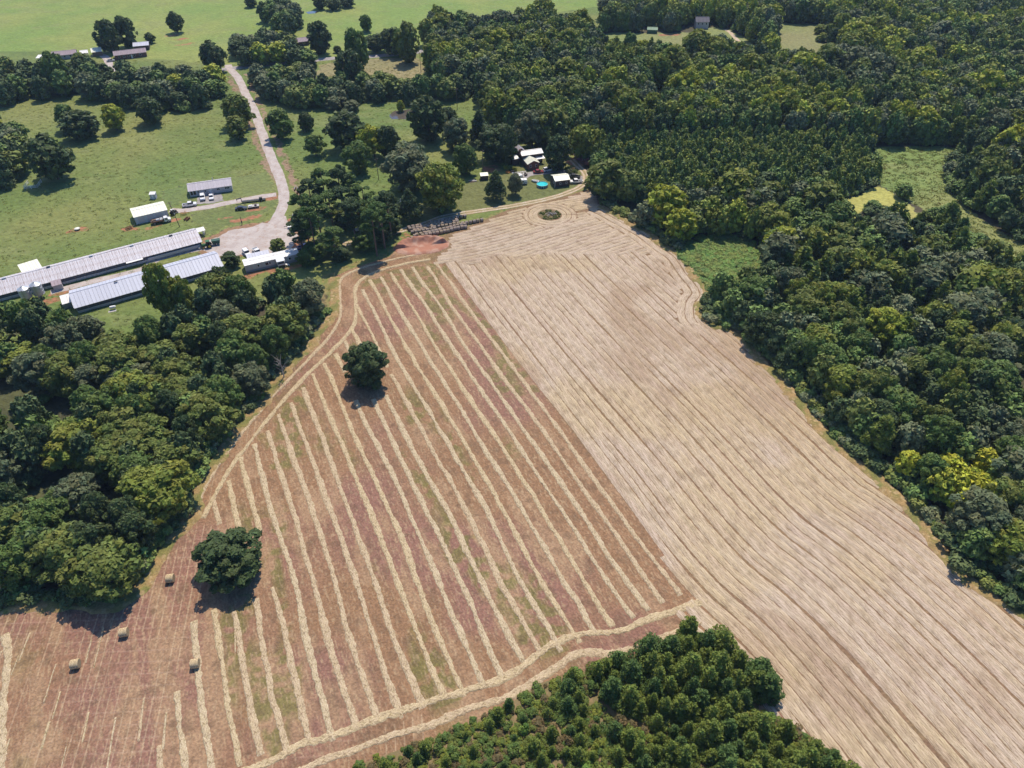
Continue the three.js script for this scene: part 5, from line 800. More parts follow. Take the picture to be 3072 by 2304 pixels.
{ // houses beyond the tree belt and in the far woods
  const o = building('low_house', 'long low house with mauve roof beyond the tree belt', { a: [-222.6, -421], turn: 24, len: 16.6, wid: 6.5, eave: 2.5, rise: 1.3, wall: PAINT.brick, roof: ROOF.mauve }); for (const x of [-6, -3.5, -1, 2, 5]) windowOn(o, x, 1.5, 3.25, 0.9, 1.0); doorOn(o, 0.5, 2.0, 3.25, 0.9);
  building('equipment_shed', 'pole shed with pale blue metal roof behind the mauve-roofed house', { a: [-218.6, -438], turn: 18, len: 8.0, wid: 7.0, eave: 2.6, rise: 1.0, wall: PAINT.brown, roof: ROOF.blue });
  building('gable_garage', 'cream gabled garage at the head of the curving pale drive', { a: [-238, -427.4], turn: 25, len: 5.0, wid: 6.0, eave: 2.4, rise: 1.3, wall: PAINT.wood, roof: ROOF.cream });
  building('white_garage', 'little white-roofed building beside the cream gabled garage', { a: [-243.2, -425], turn: 25, len: 3.6, wid: 5, eave: 2.4, rise: 0.9, wall: PAINT.white, roof: ROOF.white });
  const h = building('brick_house', 'low house with mauve roof half hidden by the tree belt', { a: [-257, -420.5], turn: 22, len: 12, wid: 6.5, eave: 2.4, rise: 1.3, wall: PAINT.grey, roof: ROOF.mauve }); for (const x of [-3, 0, 3]) windowOn(h, x, 1.5, 3.25, 1, 1);
  building('carport', 'flat white carport at the far end of the low roofs', { a: [-264.5, -417], turn: 12, len: 5.4, wid: 5.4, eave: 2.2, rise: 0.2, over: 0.1, wall: PAINT.white, roof: ROOF.white, mono: true, open: true });
  const r = building('roadside_house', 'small house with mauve roof beside the dark round tree on the public road', { a: [-129, -445.5], turn: 25, len: 10, wid: 6.5, eave: 2.4, rise: 1.3, wall: PAINT.brown, roof: ROOF.mauve }); windowOn(r, 2, 1.5, 3.25, 1, 1);
  building('green_shed', 'small green shed with green roof on the far lawn', { a: [83.6, -474.2], turn: -8, len: 5.8, wid: 4, eave: 2.2, rise: 1.0, wall: PAINT.greenwall, roof: ROOF.green });
  const f = building('wood_house', 'grey-roofed house half hidden in the far woods', { a: [115.2, -484], turn: 0, len: 8, wid: 6, eave: 4.2, rise: 2.0, wall: PAINT.siding, roof: ROOF.slate }); for (const x of [-2.5, 0, 2.5]) windowOn(f, x, 3, 3, 0.8, 1.1);
  building('roadside_shed', 'tiny white shed among the yellow trees on the far dirt drive', { a: [166.8, -422.4], turn: 5, len: 2.4, wid: 2, eave: 2.4, rise: 0.3, over: 0.1, wall: PAINT.white, roof: ROOF.white, mono: true });
  building('hidden_barn', 'pale-roofed barn showing between the far dark oaks', { a: [206, -436.5], turn: 5, len: 6, wid: 5, eave: 2.4, rise: 0.9, wall: PAINT.brown, roof: ROOF.white });
}

// ---------------------------------------------------------------- vehicles
const carPaint = (r, g, b) => { const m = new THREE.MeshPhysicalMaterial({ roughness: 0.35, metalness: 0.1, clearcoat: 0.7, clearcoatRoughness: 0.1 }); m.color.setRGB(r, g, b); return m; };
const CAR = { white: carPaint(0.78, 0.78, 0.77), black: carPaint(0.012, 0.014, 0.018), red: carPaint(0.22, 0.01, 0.02), blue: carPaint(0.02, 0.05, 0.22), silver: carPaint(0.42, 0.44, 0.48), dark: carPaint(0.03, 0.035, 0.045) };
const lampMat = std(0.7, 0.7, 0.65, 0.2), tailMat = std(0.35, 0.02, 0.02, 0.3);
const side = (pts, w, bevel = 0.05) => { const g = new THREE.ExtrudeGeometry(new THREE.Shape(pts.map((p) => new THREE.Vector2(...p))), { depth: w - 2 * bevel, bevelEnabled: true, bevelSize: bevel, bevelThickness: bevel, bevelSegments: 2, steps: 1 }); g.translate(0, 0, -w / 2 + bevel); return g; };
const SHAPES = {
  sedan: { L: 4.1, W: 1.66, body: side([[-2.0, 0.28], [-2.02, 0.72], [-1.3, 0.86], [0.75, 0.84], [1.85, 0.66], [2.02, 0.5], [2.0, 0.28]], 1.66), cab: side([[-1.5, 0.84], [-0.95, 1.28], [0.3, 1.3], [1.0, 0.82]], 1.42), roof: [-0.33, 1.32, 1.25, 1.3] },
  suv: { L: 4.3, W: 1.76, body: side([[-2.1, 0.32], [-2.12, 1.0], [0.75, 1.0], [1.95, 0.9], [2.12, 0.62], [2.1, 0.32]], 1.76), cab: side([[-2.05, 0.98], [-1.85, 1.55], [0.35, 1.58], [0.98, 0.98]], 1.56), roof: [-0.75, 1.6, 2.3, 1.45] },
  pickup: { L: 5.0, W: 1.8, body: side([[-2.5, 0.4], [-2.5, 0.62], [-0.45, 0.62], [-0.45, 1.02], [1.2, 1.02], [2.35, 0.95], [2.5, 0.7], [2.48, 0.38]], 1.8), cab: side([[-0.5, 1.0], [-0.4, 1.6], [0.85, 1.62], [1.45, 1.0]], 1.6), roof: [0.2, 1.64, 1.35, 1.5] },
};
function vehicle(kind, paint, x, z, turn, label, cat) {
  const s = SHAPES[kind], o = thing(kind === 'pickup' ? 'pickup_truck' : kind === 'suv' ? 'estate_car' : 'saloon_car', label, cat, [x, 0.04, z], turn);
  const b = M('body', s.body, CAR[paint], o); M('window_glass', s.cab, PAINT.glass, o); B('roof', o, CAR[paint], s.roof[2], 0.06, s.roof[3], s.roof[0], s.roof[1], 0);
  for (const sx of [-1, 1]) for (const sz of [-1, 1]) { const w = Cy('wheel', o, PAINT.rubber, 0.33, 0.33, 0.24, sx * s.L * 0.31, 0.33, sz * (s.W / 2 - 0.09), 16, Math.PI / 2); Cy('rim', w, PAINT.steel, 0.2, 0.2, 0.02, 0, sz * 0.125, 0, 12); }
  for (const sz of [-1, 1]) { B('headlight', o, lampMat, 0.05, 0.14, 0.3, s.L / 2 + 0.03, 0.68, sz * s.W * 0.36); B('tail_light', o, tailMat, 0.05, 0.2, 0.2, -s.L / 2 - 0.03, 0.78, sz * s.W * 0.42); }
  B('bumper', o, PAINT.black, 0.1, 0.16, s.W * 0.94, s.L / 2 + 0.04, 0.42, 0); B('bumper', o, PAINT.black, 0.1, 0.16, s.W * 0.94, -s.L / 2 - 0.04, 0.42, 0);
  if (kind === 'pickup') { for (const sz of [-1, 1]) B('bed_side', o, CAR[paint], 2.0, 0.42, 0.1, -1.5, 0.82, sz * 0.85); B('tailgate', o, CAR[paint], 0.09, 0.42, 1.6, -2.46, 0.82, 0); B('bed_floor', o, PAINT.black, 1.95, 0.04, 1.58, -1.48, 0.65, 0); }
  return o;
}
vehicle('pickup', 'white', -121.0, -245.7, 0.32, 'white crew-cab pickup on the gravel drive before the long low house', 'pickup truck');
vehicle('suv', 'white', -118.0, -251.5, -1.22, 'white sport utility car on the parking pad, beside a smaller white saloon', 'car');
vehicle('sedan', 'white', -114.9, -252.1, -1.22, 'white saloon car parked by the porch steps', 'car');
vehicle('sedan', 'black', -100.9, -242.9, 0.25, 'black car parked on the grass beside the low gooseneck trailer', 'car');
vehicle('suv', 'white', -89.7, -210.6, -0.95, 'white car parked behind the mobile home, facing its lean-to', 'car');
vehicle('pickup', 'white', -86.4, -211.4, -0.95, 'white pickup with dark bed parked behind the mobile home', 'pickup truck');
vehicle('sedan', 'red', 10.7, -274.6, 0.12, 'dark red car before the farmhouse', 'car');
vehicle('suv', 'white', 14.8, -276.3, 0.4, 'white car parked beside the dark red car', 'car');
vehicle('pickup', 'dark', 24.8, -269.8, 2.9, 'dark pickup parked behind the brown garage', 'pickup truck');
vehicle('pickup', 'white', 25.4, -265.4, 3.3, 'white pickup parked against the end of the brown garage', 'pickup truck');
vehicle('sedan', 'white', -76.2, -227.6, -0.5, 'white car at the edge of the yard under the tall pines', 'car');
vehicle('suv', 'white', -71.4, -224.6, 0.3, 'white car in the shade under the tall pines', 'car');
vehicle('pickup', 'blue', -70.8, -214.6, 0.4, 'blue pickup in the shade behind the end of the mobile home', 'pickup truck');
vehicle('sedan', 'silver', -68.0, -212.6, 0.3, 'silver car in the shade beside the blue pickup', 'car');
vehicle('suv', 'white', -42.2, -240.2, 0.8, 'white car parked by the camper under the trees', 'car');
vehicle('sedan', 'silver', -224.2, -418.6, 0.4, 'pale car at the end of the mauve-roofed house', 'car');
function wheelSet(o, xs, w, r = 0.33, mat = PAINT.rubber) { for (const x of xs) for (const s of [-1, 1]) { const q = Cy('wheel', o, mat, r, r, 0.22, x, r, s * w / 2, 14, Math.PI / 2); Cy('rim', q, PAINT.steel, r * 0.55, r * 0.55, 0.02, 0, s * 0.115, 0, 10); } }
{ // flatbed truck by the barn
  const o = thing('flatbed_truck', 'flatbed truck with white cab and loaded dark bed beside the cream-roofed barn', 'truck', [-126.9, 0, -232.9], 0.42);
  M('cab', side([[1.2, 0.5], [1.2, 1.9], [2.2, 1.95], [2.6, 1.25], [3.3, 1.15], [3.35, 0.5]], 1.9), CAR.white, o); M('window_glass', side([[1.5, 1.25], [1.5, 1.75], [2.15, 1.78], [2.48, 1.25]], 1.94, 0.02), PAINT.glass, o);
  B('flatbed', o, PAINT.brown, 4.4, 0.16, 2.1, -1.2, 0.95, 0); B('frame', o, PAINT.black, 6, 0.2, 0.8, 0, 0.6, 0); for (const s of [-1, 1]) B('side_rail', o, PAINT.rust, 4.3, 0.35, 0.07, -1.2, 1.2, s * 1.02); B('headboard', o, PAINT.black, 0.1, 1.0, 2.0, 0.98, 1.5, 0);
  B('tool_box', o, PAINT.steel, 1.0, 0.55, 1.7, 0.3, 1.32, 0); Cy('tank', o, PAINT.white, 0.4, 0.4, 1.1, -0.9, 1.45, 0.2, 14, 0, Math.PI / 2); B('lumber', o, PAINT.wood, 2.6, 0.3, 0.6, -1.7, 1.2, -0.5); wheelSet(o, [-2.2, 2.4], 1.7, 0.42);
}
function tractor(x, z, turn, label, col, hub, cabin = true, k = 1) {
  const o = thing('tractor', label, 'tractor', [x, 0, z], turn); o.scale.setScalar(k);
  M('hood', side([[0.1, 0.8], [0.1, 1.5], [1.5, 1.4], [1.6, 0.8]], 0.8), col, o); B('chassis', o, PAINT.black, 2.8, 0.35, 0.5, 0.2, 0.7, 0);
  if (cabin) { B('cab', o, PAINT.glass, 1.1, 1.0, 1.25, -0.55, 1.85, 0); B('cab_roof', o, col, 1.35, 0.16, 1.45, -0.55, 2.42, 0); } else { B('seat', o, PAINT.black, 0.5, 0.5, 0.5, -0.6, 1.3, 0); for (const s of [-0.4, 0.4]) B('roll_bar', o, PAINT.black, 0.07, 1.0, 0.07, -0.95, 1.6, s); }
  for (const s of [-1, 1]) { const w = Cy('rear_wheel', o, PAINT.rubber, 0.78, 0.78, 0.42, -0.8, 0.78, s * 0.85, 20, Math.PI / 2); Cy('rim', w, hub, 0.42, 0.42, 0.03, 0, s * 0.21, 0, 14); const f = Cy('front_wheel', o, PAINT.rubber, 0.45, 0.45, 0.28, 1.2, 0.45, s * 0.72, 16, Math.PI / 2); Cy('rim', f, hub, 0.25, 0.25, 0.03, 0, s * 0.14, 0, 12); M('fender', new THREE.CylinderGeometry(0.85, 0.85, 0.4, 12, 1, true, 0, Math.PI).rotateX(Math.PI / 2).rotateZ(0), col, o).position.set(-0.8, 0.82, s * 0.85); }
  Cy('exhaust', o, PAINT.black, 0.05, 0.05, 0.9, 1.0, 1.8, 0.2, 8);
  return o;
}
{
  const t = tractor(-104.6, -215.3, 3.5, 'green tractor with yellow wheel rims at the end of the poultry house', PAINT.green, PAINT.yellow); for (const s of [-0.5, 0.5]) B('loader_arm', t, PAINT.green, 2.0, 0.14, 0.12, 1.5, 1.0, s, 0, 0, -0.35); B('loader_bucket', t, PAINT.steel, 0.5, 0.55, 1.7, 2.5, 0.45, 0);
  const h = thing('spreader_wagon', 'dark green hopper wagon behind the green tractor', 'wagon', [-102.1, 0, -217.5], 0.36); M('hopper', side([[-1.1, 0.7], [-1.4, 1.75], [1.4, 1.75], [1.1, 0.7]], 1.7), std(0.015, 0.075, 0.05, 0.6), h); B('inside', h, PAINT.black, 2.3, 0.02, 1.35, 0, 1.77, 0); B('drawbar', h, PAINT.green, 1.6, 0.14, 0.16, -1.9, 0.55, 0); wheelSet(h, [0], 1.6, 0.5);
  const t2 = tractor(-124.6, -239.4, 1.2, 'old dark tractor with white canopy beside the cream-roofed barn', PAINT.black, PAINT.white, true, 0.8); B('canopy', t2, PAINT.white, 1.3, 0.08, 1.4, -0.55, 2.56, 0);
  const imp = (x, z, turn, mat, label) => { const o = thing('farm_implement', label, 'implement', [x, 0, z], turn); B('frame', o, mat, 2.2, 0.12, 0.14, 0, 0.7, 0.5); B('frame', o, mat, 2.2, 0.12, 0.14, 0, 0.7, -0.5); B('drawbar', o, mat, 1.2, 0.1, 0.12, 1.5, 0.6, 0); for (let k = 0; k < 5; k++) { const d = Cy('disc', o, PAINT.rust, 0.34, 0.34, 0.05, -0.9 + k * 0.45, 0.34, 0.5, 14, 0.3, Math.PI / 2); d.name = 'disc'; Cy('disc', o, PAINT.rust, 0.34, 0.34, 0.05, -0.9 + k * 0.45, 0.34, -0.5, 14, -0.3, Math.PI / 2); } B('mast', o, mat, 0.1, 0.7, 0.1, 0.6, 1.05, 0); return o; };
  imp(-121.0, -239.0, 0.4, PAINT.orange, 'orange disc implement on bare ground near the utility pole'); imp(-118.4, -235.0, 1.3, PAINT.rust, 'rusty implement at the edge of the bare patch near the utility pole');
  imp(-84.2, -259.4, 1.8, PAINT.steel, 'pale implement first in the junk row on the lane verge'); imp(-82.5, -256.4, 1.7, PAINT.black, 'black implement second in the junk row on the lane verge'); imp(-80.2, -250.6, 1.8, PAINT.black, 'dark rake implement third in the junk row on the lane verge'); imp(-79.1, -246.9, 1.6, PAINT.rust, 'rusty implement last in the junk row on the lane verge'); imp(-136.8, -228.3, 0.8, PAINT.rust, 'rusty implement in the weeds off the corner of the barn');
  const trailer = (x, z, turn, len, deck, label, load) => { const o = thing('flat_trailer', label, 'trailer', [x, 0, z], turn); B('deck', o, deck, len, 0.12, 1.9, 0, 0.72, 0); B('frame', o, PAINT.black, len, 0.16, 0.2, 0, 0.56, 0.6); B('frame', o, PAINT.black, len, 0.16, 0.2, 0, 0.56, -0.6); B('tongue', o, PAINT.black, 1.3, 0.12, 0.2, -len / 2 - 0.6, 0.6, 0); wheelSet(o, [0.5, 1.3], 1.75, 0.33); for (const [w, h, d, px, pz, m] of load ?? []) B('load', o, m, w, h, d, px, 0.78 + h / 2, pz); return o; };
  trailer(-96.7, -244.6, 0.3, 4.0, PAINT.concrete, 'pale flat trailer with odd loads beside the black car', [[1.2, 0.3, 0.8, -1, 0, PAINT.white], [0.8, 0.4, 1.2, 0.8, 0, PAINT.brown]]);
  trailer(-51.2, -221.2, 0.42, 7.2, PAINT.rust, 'long flat trailer with reddish deck under the tall pines', [[1.6, 0.5, 1.2, 2.4, 0, PAINT.black], [0.8, 0.35, 0.9, 0.6, 0.2, PAINT.brown]]);
  trailer(-78.8, -237.6, 0.15, 3.4, PAINT.concrete, 'grey flat trailer with black gooseneck at the edge of the yard'); trailer(-78.4, -229.4, 0.2, 3.8, PAINT.white, 'white-decked trailer at the edge of the yard near the pines', [[0.9, 0.3, 0.8, 0.8, 0, PAINT.white]]);
  const gn = thing('gooseneck_trailer', 'low dark gooseneck trailer along the gravel drive', 'trailer', [-98.5, 0, -249.2], 0.26); B('deck', gn, PAINT.black, 8.6, 0.14, 1.3, 0.6, 0.6, 0); B('neck', gn, PAINT.black, 0.2, 1.3, 0.6, -3.8, 1.2, 0); B('neck', gn, PAINT.black, 1.9, 0.2, 0.5, -4.6, 1.85, 0, 0, 0, 0.15); B('coupler', gn, PAINT.black, 0.15, 0.9, 0.15, -5.4, 1.4, 0); wheelSet(gn, [2.6, 3.4], 1.5, 0.33); B('winch_box', gn, PAINT.black, 1.1, 0.7, 1.0, 3.2, 1.03, 0);
  const boat = (x, z, turn, label, k, mat) => { const o = thing('boat', label, 'boat', [x, 0, z], turn); o.scale.setScalar(k); const sh = new THREE.Shape([new THREE.Vector2(-2.2, -0.75), new THREE.Vector2(0.9, -0.75), new THREE.Vector2(2.3, 0), new THREE.Vector2(0.9, 0.75), new THREE.Vector2(-2.2, 0.75)]), hole = new THREE.Path([new THREE.Vector2(-2.0, -0.58), new THREE.Vector2(0.8, -0.58), new THREE.Vector2(1.8, 0), new THREE.Vector2(0.8, 0.58), new THREE.Vector2(-2.0, 0.58)]); const fl = M('floor', new THREE.ExtrudeGeometry(sh, { depth: 0.25, bevelEnabled: true, bevelSize: 0.06, bevelThickness: 0.06 }).rotateX(-Math.PI / 2), mat, o); fl.position.y = 0.4; sh.holes.push(hole); const hu = M('hull', new THREE.ExtrudeGeometry(sh, { depth: 0.35, bevelEnabled: false }).rotateX(-Math.PI / 2), mat, o); hu.position.y = 0.72; B('seat', o, PAINT.concrete, 0.5, 0.2, 1.1, -0.6, 0.85, 0); B('seat', o, PAINT.concrete, 0.5, 0.2, 1.0, 0.4, 0.85, 0); B('motor', o, PAINT.black, 0.35, 0.7, 0.35, -2.4, 0.95, 0); B('trailer_frame', o, PAINT.black, 4.4, 0.1, 0.9, 0.2, 0.3, 0); wheelSet(o, [-0.6], 1.5, 0.28); };
  boat(9.3, -266.1, 2.7, 'small white boat on its trailer beside the swimming pool', 0.72, PAINT.trim); boat(-54.6, -227.0, 0.35, 'white boat under the tall pines beside the track', 0.8, PAINT.white); boat(-51.9, -228.6, 0.3, 'longer white boat behind the other one under the tall pines', 0.9, PAINT.trim);
  const camper = (x, z, turn, len, label) => { const o = thing('camper_trailer', label, 'camper', [x, 0, z], turn); M('body', side([[-len / 2, 0.45], [-len / 2, 1.75], [-len / 2 + 0.3, 1.95], [len / 2 - 0.2, 1.95], [len / 2, 1.6], [len / 2, 0.45]], 1.9), PAINT.white, o); B('stripe', o, PAINT.brown, len * 0.96, 0.2, 1.93, 0, 0.85, 0); B('window', o, PAINT.glass, 0.8, 0.45, 1.94, -0.4, 1.4, 0); B('roof_vent', o, PAINT.concrete, 0.5, 0.12, 0.5, 0, 2.02, 0); B('tongue', o, PAINT.black, 1, 0.1, 0.15, len / 2 + 0.4, 0.45, 0); wheelSet(o, [0.2], 1.85, 0.3); };
  camper(4.6, -264.6, 0.1, 2.6, 'small white camper trailer on the lawn behind the small tree'); camper(2.8, -268.6, 0.5, 2.4, 'white camper trailer beside the stone patio'); camper(-42.0, -246.6, 0.6, 4.6, 'white camper with blue shade side half hidden by trees');
}
// ---------------------------------------------------------------- poles, fences, small things
for (const [x, z, h, label] of [[-119.3, -229.9, 10, 'leaning utility pole beside the flatbed truck'], [-53.3, -268.4, 9, 'utility pole alone in the pasture'], [-11.9, -276.4, 9, 'utility pole on the lawn by the tool shed'], [-26.3, -344.9, 10, 'utility pole near the hedgerow beyond the pond'], [-49.2, -401.1, 10, 'utility pole by the tan hay meadow'], [-231.9, -436.3, 11, 'pale utility pole by the dark twin trees'], [-97.4, -231.7, 3.0, 'short thick post in the red-dirt grass island']]) {
  const o = thing('utility_pole', label, 'utility pole', [x, 0, z], 0.5); Cy('pole', o, PAINT.wood, 0.15, 0.1, h, 0, h / 2, 0, 8); if (h > 5) { B('crossarm', o, PAINT.wood, 1.6, 0.1, 0.1, 0, h - 0.6, 0); for (const s of [-0.7, 0, 0.7]) Cy('insulator', o, PAINT.white, 0.05, 0.04, 0.16, s, h - 0.46, 0, 8); if (x < -100) o.rotation.z = 0.08; } else B('meter_box', o, PAINT.brown, 0.4, 0.6, 0.3, 0, 1.1, 0.2);
}
{
  const f = thing('mineral_feeder', 'cream round feeder standing on a bare red dirt patch in the pasture', 'feeder', [-154.9, 0, -227.6]); M('tub', new THREE.CylinderGeometry(0.9, 0.75, 0.5, 20), PAINT.black, f).position.y = 0.25; M('rim', new THREE.TorusGeometry(0.9, 0.08, 6, 20).rotateX(Math.PI / 2), PAINT.cream, f).position.y = 0.5; M('lid', new THREE.SphereGeometry(0.8, 18, 8, 0, 6.3, 0, 1.2).scale(1, 0.35, 1), PAINT.cream, f).position.y = 0.5;
  const p = thing('gas_tank', 'white gas tank on a pallet in the grass behind the blue poultry house', 'gas tank', [-121.3, 0, -178.4], 0.4); M('tank', new THREE.CapsuleGeometry(0.45, 1.0, 6, 16).rotateZ(Math.PI / 2), PAINT.white, p).position.y = 0.85; for (const s of [-0.5, 0.5]) B('leg', p, PAINT.steel, 0.12, 0.5, 0.6, s, 0.25, 0); B('pallet', p, PAINT.concrete, 2.2, 0.1, 1.0, -0.3, 0.05, 0.9);
  const c = thing('corral', 'small white-railed corral beside the shady grove', 'corral', [-188.4, 0, -262.6], 0.2); for (const [x0, z0, x1, z1] of [[-2.4, 2.6, 2.4, 2.6], [2.4, 2.6, 2.4, -2.6], [-2.4, 2.6, -2.4, -2.6]]) { const l = Math.hypot(x1 - x0, z1 - z0); for (const y of [0.5, 0.95, 1.35]) B('rail', c, PAINT.trim, l, 0.13, 0.05, (x0 + x1) / 2, y, (z0 + z1) / 2, 0, Math.atan2(-(z1 - z0), x1 - x0)); for (const t of [0, 0.5, 1]) B('post', c, PAINT.trim, 0.14, 1.5, 0.14, mix(x0, x1, t), 0.75, mix(z0, z1, t)); }
  const r = RNG(13), b = thing('brush_pile', 'round grassy island with a heap of grey branches in the hay', 'brush pile', [L.burn[0], 0, L.burn[1]]);
  const gg = new THREE.CircleGeometry(4.2, 40).rotateX(-Math.PI / 2); const gp = gg.attributes.position; for (let i = 0; i < gp.count; i++) { const k = 1 + 0.14 * (vn(i * 0.5, 3) - 0.5) * 2; gp.setX(i, gp.getX(i) * k); gp.setZ(i, gp.getZ(i) * k * 0.95); } M('grass_mound', gg, std(0.15, 0.12, 0.055, 1), b).position.y = 0.08;
  const im = new THREE.InstancedMesh(SH.shrub[2][0], TONES.olive[0], 90); im.name = 'weeds'; const m4 = new THREE.Matrix4(), q4 = new THREE.Quaternion(); for (let i = 0; i < 90; i++) { const a = r() * 6.28, q = 3.9 * Math.sqrt(0.25 + 0.75 * r()), s = 0.16 + 0.24 * r(); q4.setFromAxisAngle(new THREE.Vector3(0, 1, 0), a); im.setMatrixAt(i, m4.compose(new THREE.Vector3(Math.cos(a) * q, 0, Math.sin(a) * q * 0.95), q4, new THREE.Vector3(s, s, s))); } im.userData.kind = 'stuff'; b.add(im);
  for (let i = 0; i < 26; i++) { const l = 0.9 + 1.7 * r(), k = Cy('branch', b, i % 3 ? barkPale : bark, 0.06 + 0.08 * r(), 0.04, l, (r() - 0.35) * 3.2, 0.25 + 0.5 * r(), (r() - 0.5) * 2.4, 6, Math.PI / 2 - 0.4 * r()); k.rotation.order = 'YXZ'; k.rotation.y = r() * 6.28; }
  // garden clutter at the farmhouse
  const heap = thing('stone_patio', 'cluttered pale stone patio before the farmhouse', 'patio', [3.4, 0, -273.4], 0.3); for (let i = 0; i < 26; i++) B('paving_stone', heap, i % 4 ? PAINT.concrete : PAINT.siding, 0.6 + 0.4 * r(), 0.08 + 0.05 * r(), 0.5 + 0.3 * r(), (i % 6 - 2.5) * 1.0, 0.06, (Math.floor(i / 6) - 2) * 0.95, 0, r()); 
  for (const [x, z, w, h, d, m, l] of [[1.2, -271.6, 1.6, 0.9, 1.0, 'steel', 'grey junk heap on the stone patio'], [5.6, -272.0, 1.2, 1.1, 0.8, 'brown', 'dark wooden bench seat on the stone patio'], [-1.6, -274.6, 1.4, 0.6, 1.2, 'orange', 'orange planter tub at the garden edge'], [0.2, -275.6, 1.3, 0.8, 1.0, 'black', 'black grill at the garden edge']]) { const o = thing('garden_box', l, 'garden furniture', [x, 0, z], r()); B('base', o, PAINT[m], w, h * 0.6, d, 0, h * 0.3, 0); B('top', o, PAINT[m], w * 1.1, 0.08, d * 1.1, 0, h * 0.64, 0); B('back', o, PAINT[m], w, h * 0.5, 0.08, 0, h * 0.85, -d / 2); }
  const pink = (x, z, h, w, tone, label) => plantTree('shrub', SH.shrub[Math.floor(r() * 4)], tone, x, z, h, w, r() * 6, label, 'shrub');
  TONES.pink = [leafMat(0.42, 0.2, 0.3), 'pink']; TONES.russet = [leafMat(0.3, 0.12, 0.08), 'russet'];
  for (const [x, z] of [[27.5, -290], [28.5, -288.5], [29, -286.5]]) pink(x, z, 22, 1.5, 'pink', 'pink flowering shrub at the bend of the house drive').userData.group = 'pink flowering shrubs';
  for (const [x, z] of [[30, -284], [31, -281.5]]) pink(x, z, 14, 1.6, 'russet', 'russet shrub at the bend of the house drive').userData.group = 'russet shrubs';
  for (const [x, z, t] of [[22.5, -275.5, 'olive'], [24, -274.6, 'brown'], [25.2, -273, 'olive'], [23.4, -273.2, 'grey']]) pink(x, z, 14, 1.3, t, 'shrub in the bed behind the brown garage').userData.group = 'shrubs behind the garage';
  for (const [x, z, t] of [[-2.4, -277.5, 'yellow'], [-0.6, -277.8, 'mid'], [1.0, -276.6, 'yolive'], [-3.6, -280, 'mid']]) pink(x, z, 12, 1.1, t, 'garden shrub beside the farmhouse wash house').userData.group = 'garden shrubs by the farmhouse';
}
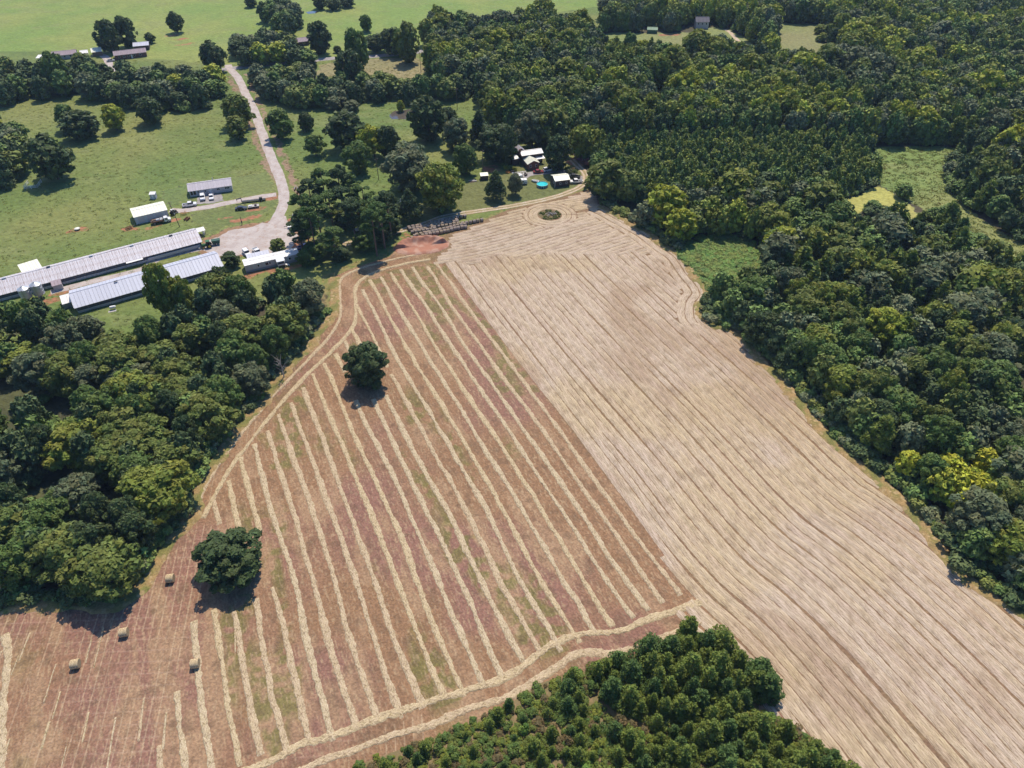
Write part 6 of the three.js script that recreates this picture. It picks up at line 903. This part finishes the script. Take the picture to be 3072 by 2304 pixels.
{ // round hay bales
  const endTex = dataTex(256, 256, (x, y) => { const u = x / 128 - 1, v = y / 128 - 1, q = Math.hypot(u, v), a = Math.atan2(v, u); const s = 0.5 + 0.5 * Math.sin((q * 16 + a / 6.283) * 6.283) , n = vn(x * 0.4, y * 0.4); return mix3([0.20, 0.15, 0.085], [0.46, 0.37, 0.21], 0.45 * s + 0.55 * n); });
  const net = (c) => { const m = new THREE.MeshStandardMaterial({ map: tiled(strawRow, 0.3), roughness: 0.95 }); m.color.setRGB(...c); return m; };
  const fresh = net([1.15, 1.12, 1.05]), grey = [net([0.66, 0.68, 0.92]), net([0.74, 0.72, 0.9]), net([0.6, 0.62, 0.8]), net([0.7, 0.7, 0.78])], endM = new THREE.MeshStandardMaterial({ map: endTex, roughness: 1 }), endG = new THREE.MeshStandardMaterial({ map: endTex, roughness: 1 }); endG.color.setRGB(0.55, 0.5, 0.5);
  const prof = [[0.66, -0.5], [0.71, -0.47], [0.735, -0.4], [0.74, 0], [0.735, 0.4], [0.71, 0.47], [0.66, 0.5]].map((p) => new THREE.Vector2(...p));
  const roll = new THREE.LatheGeometry(prof, 22).rotateZ(Math.PI / 2); { const p = roll.attributes.position, uv = roll.attributes.uv; for (let i = 0; i < p.count; i++) { const x = p.getX(i), y = p.getY(i), z = p.getZ(i), k = 1 + 0.06 * (vn(Math.atan2(z, y) * 3 + 9, x * 5) - 0.5); p.setXYZ(i, x, y * k - (y < -0.6 ? -0.04 : 0), z * k); uv.setXY(i, uv.getX(i) * 4.6, x); } roll.computeVertexNormals(); }
  const disc = new THREE.CircleGeometry(0.67, 22).rotateY(Math.PI / 2);
  const bale = (x, z, turn, k, wrap, end, label, group, len = 1) => { const o = thing('round_hay_bale', label, 'hay bale', [x, 0.71 * k, z], turn, group); o.scale.set(k * 1.25 * len, k, k); M('wrap', roll, wrap, o); const a = M('end_face', disc, end, o); a.position.x = 0.495; const b = M('end_face', disc, end, o); b.position.x = -0.495; b.rotation.y = Math.PI; return o; };
  const notes = ['round hay bale beside the lone wide tree', 'round hay bale just past the tip of the wood shadow', 'round hay bale farthest out on the baled stubble, beside the solitary windrow', 'round hay bale nearest the first straight windrow'];
  L.bales.forEach(([x, z], i) => bale(x, z - 0.6, [0.15, 0.25, 0.22, 0.2][i], 1.18, fresh, endM, notes[i], null));
  const r = RNG(61); let n = 0;
  for (const row of L.baleRows) { const pts = catmull(row, 1.36); for (let i = 0; i < pts.length; i++) { const a = pts[Math.max(0, i - 1)], b = pts[Math.min(pts.length - 1, i + 1)]; if (r() < 0.03) continue; bale(pts[i][0] + (r() - 0.5) * 0.15, pts[i][1] + (r() - 0.5) * 0.25, Math.atan2(-(b[1] - a[1]), b[0] - a[0]) + (r() - 0.5) * 0.16, 0.86 + 0.08 * r(), grey[Math.floor(r() * 4)], endG, 'weathered grey hay bale in the stacked rows by the track', 'weathered hay bale rows'); n++; } }
  L.baleSingles.forEach(([x, z], i) => bale(x, z, [0.3, 2.2, 1.2][i], 0.88, grey[i], endG, ['weathered bale lying turned at the corner of the bale rows', 'dark-ended weathered bale facing the clay pit', 'slumped dark bale apart from the bale rows'][i], null));
  console.log('bales', n);
}
{ // bleached dead tree at the wood edge
  const o = thing('dead_tree', 'bleached bare dead tree at the edge of the wood', 'dead tree', [-61.6, 0, -146.5]); const r = RNG(8); Cy('trunk', o, barkPale, 0.18, 0.08, 6, 0, 3, 0, 7);
  for (let i = 0; i < 22; i++) { const l = 1.4 + 2 * r(), g = new THREE.CylinderGeometry(0.02, 0.06, l, 5); g.translate(0, l / 2, 0); g.rotateZ(0.5 + 0.7 * r()); g.rotateY(r() * 6.28); M('branch', g, barkPale, o).position.y = 2 + 3.8 * r(); }
}
renderer.render(scene, camera);
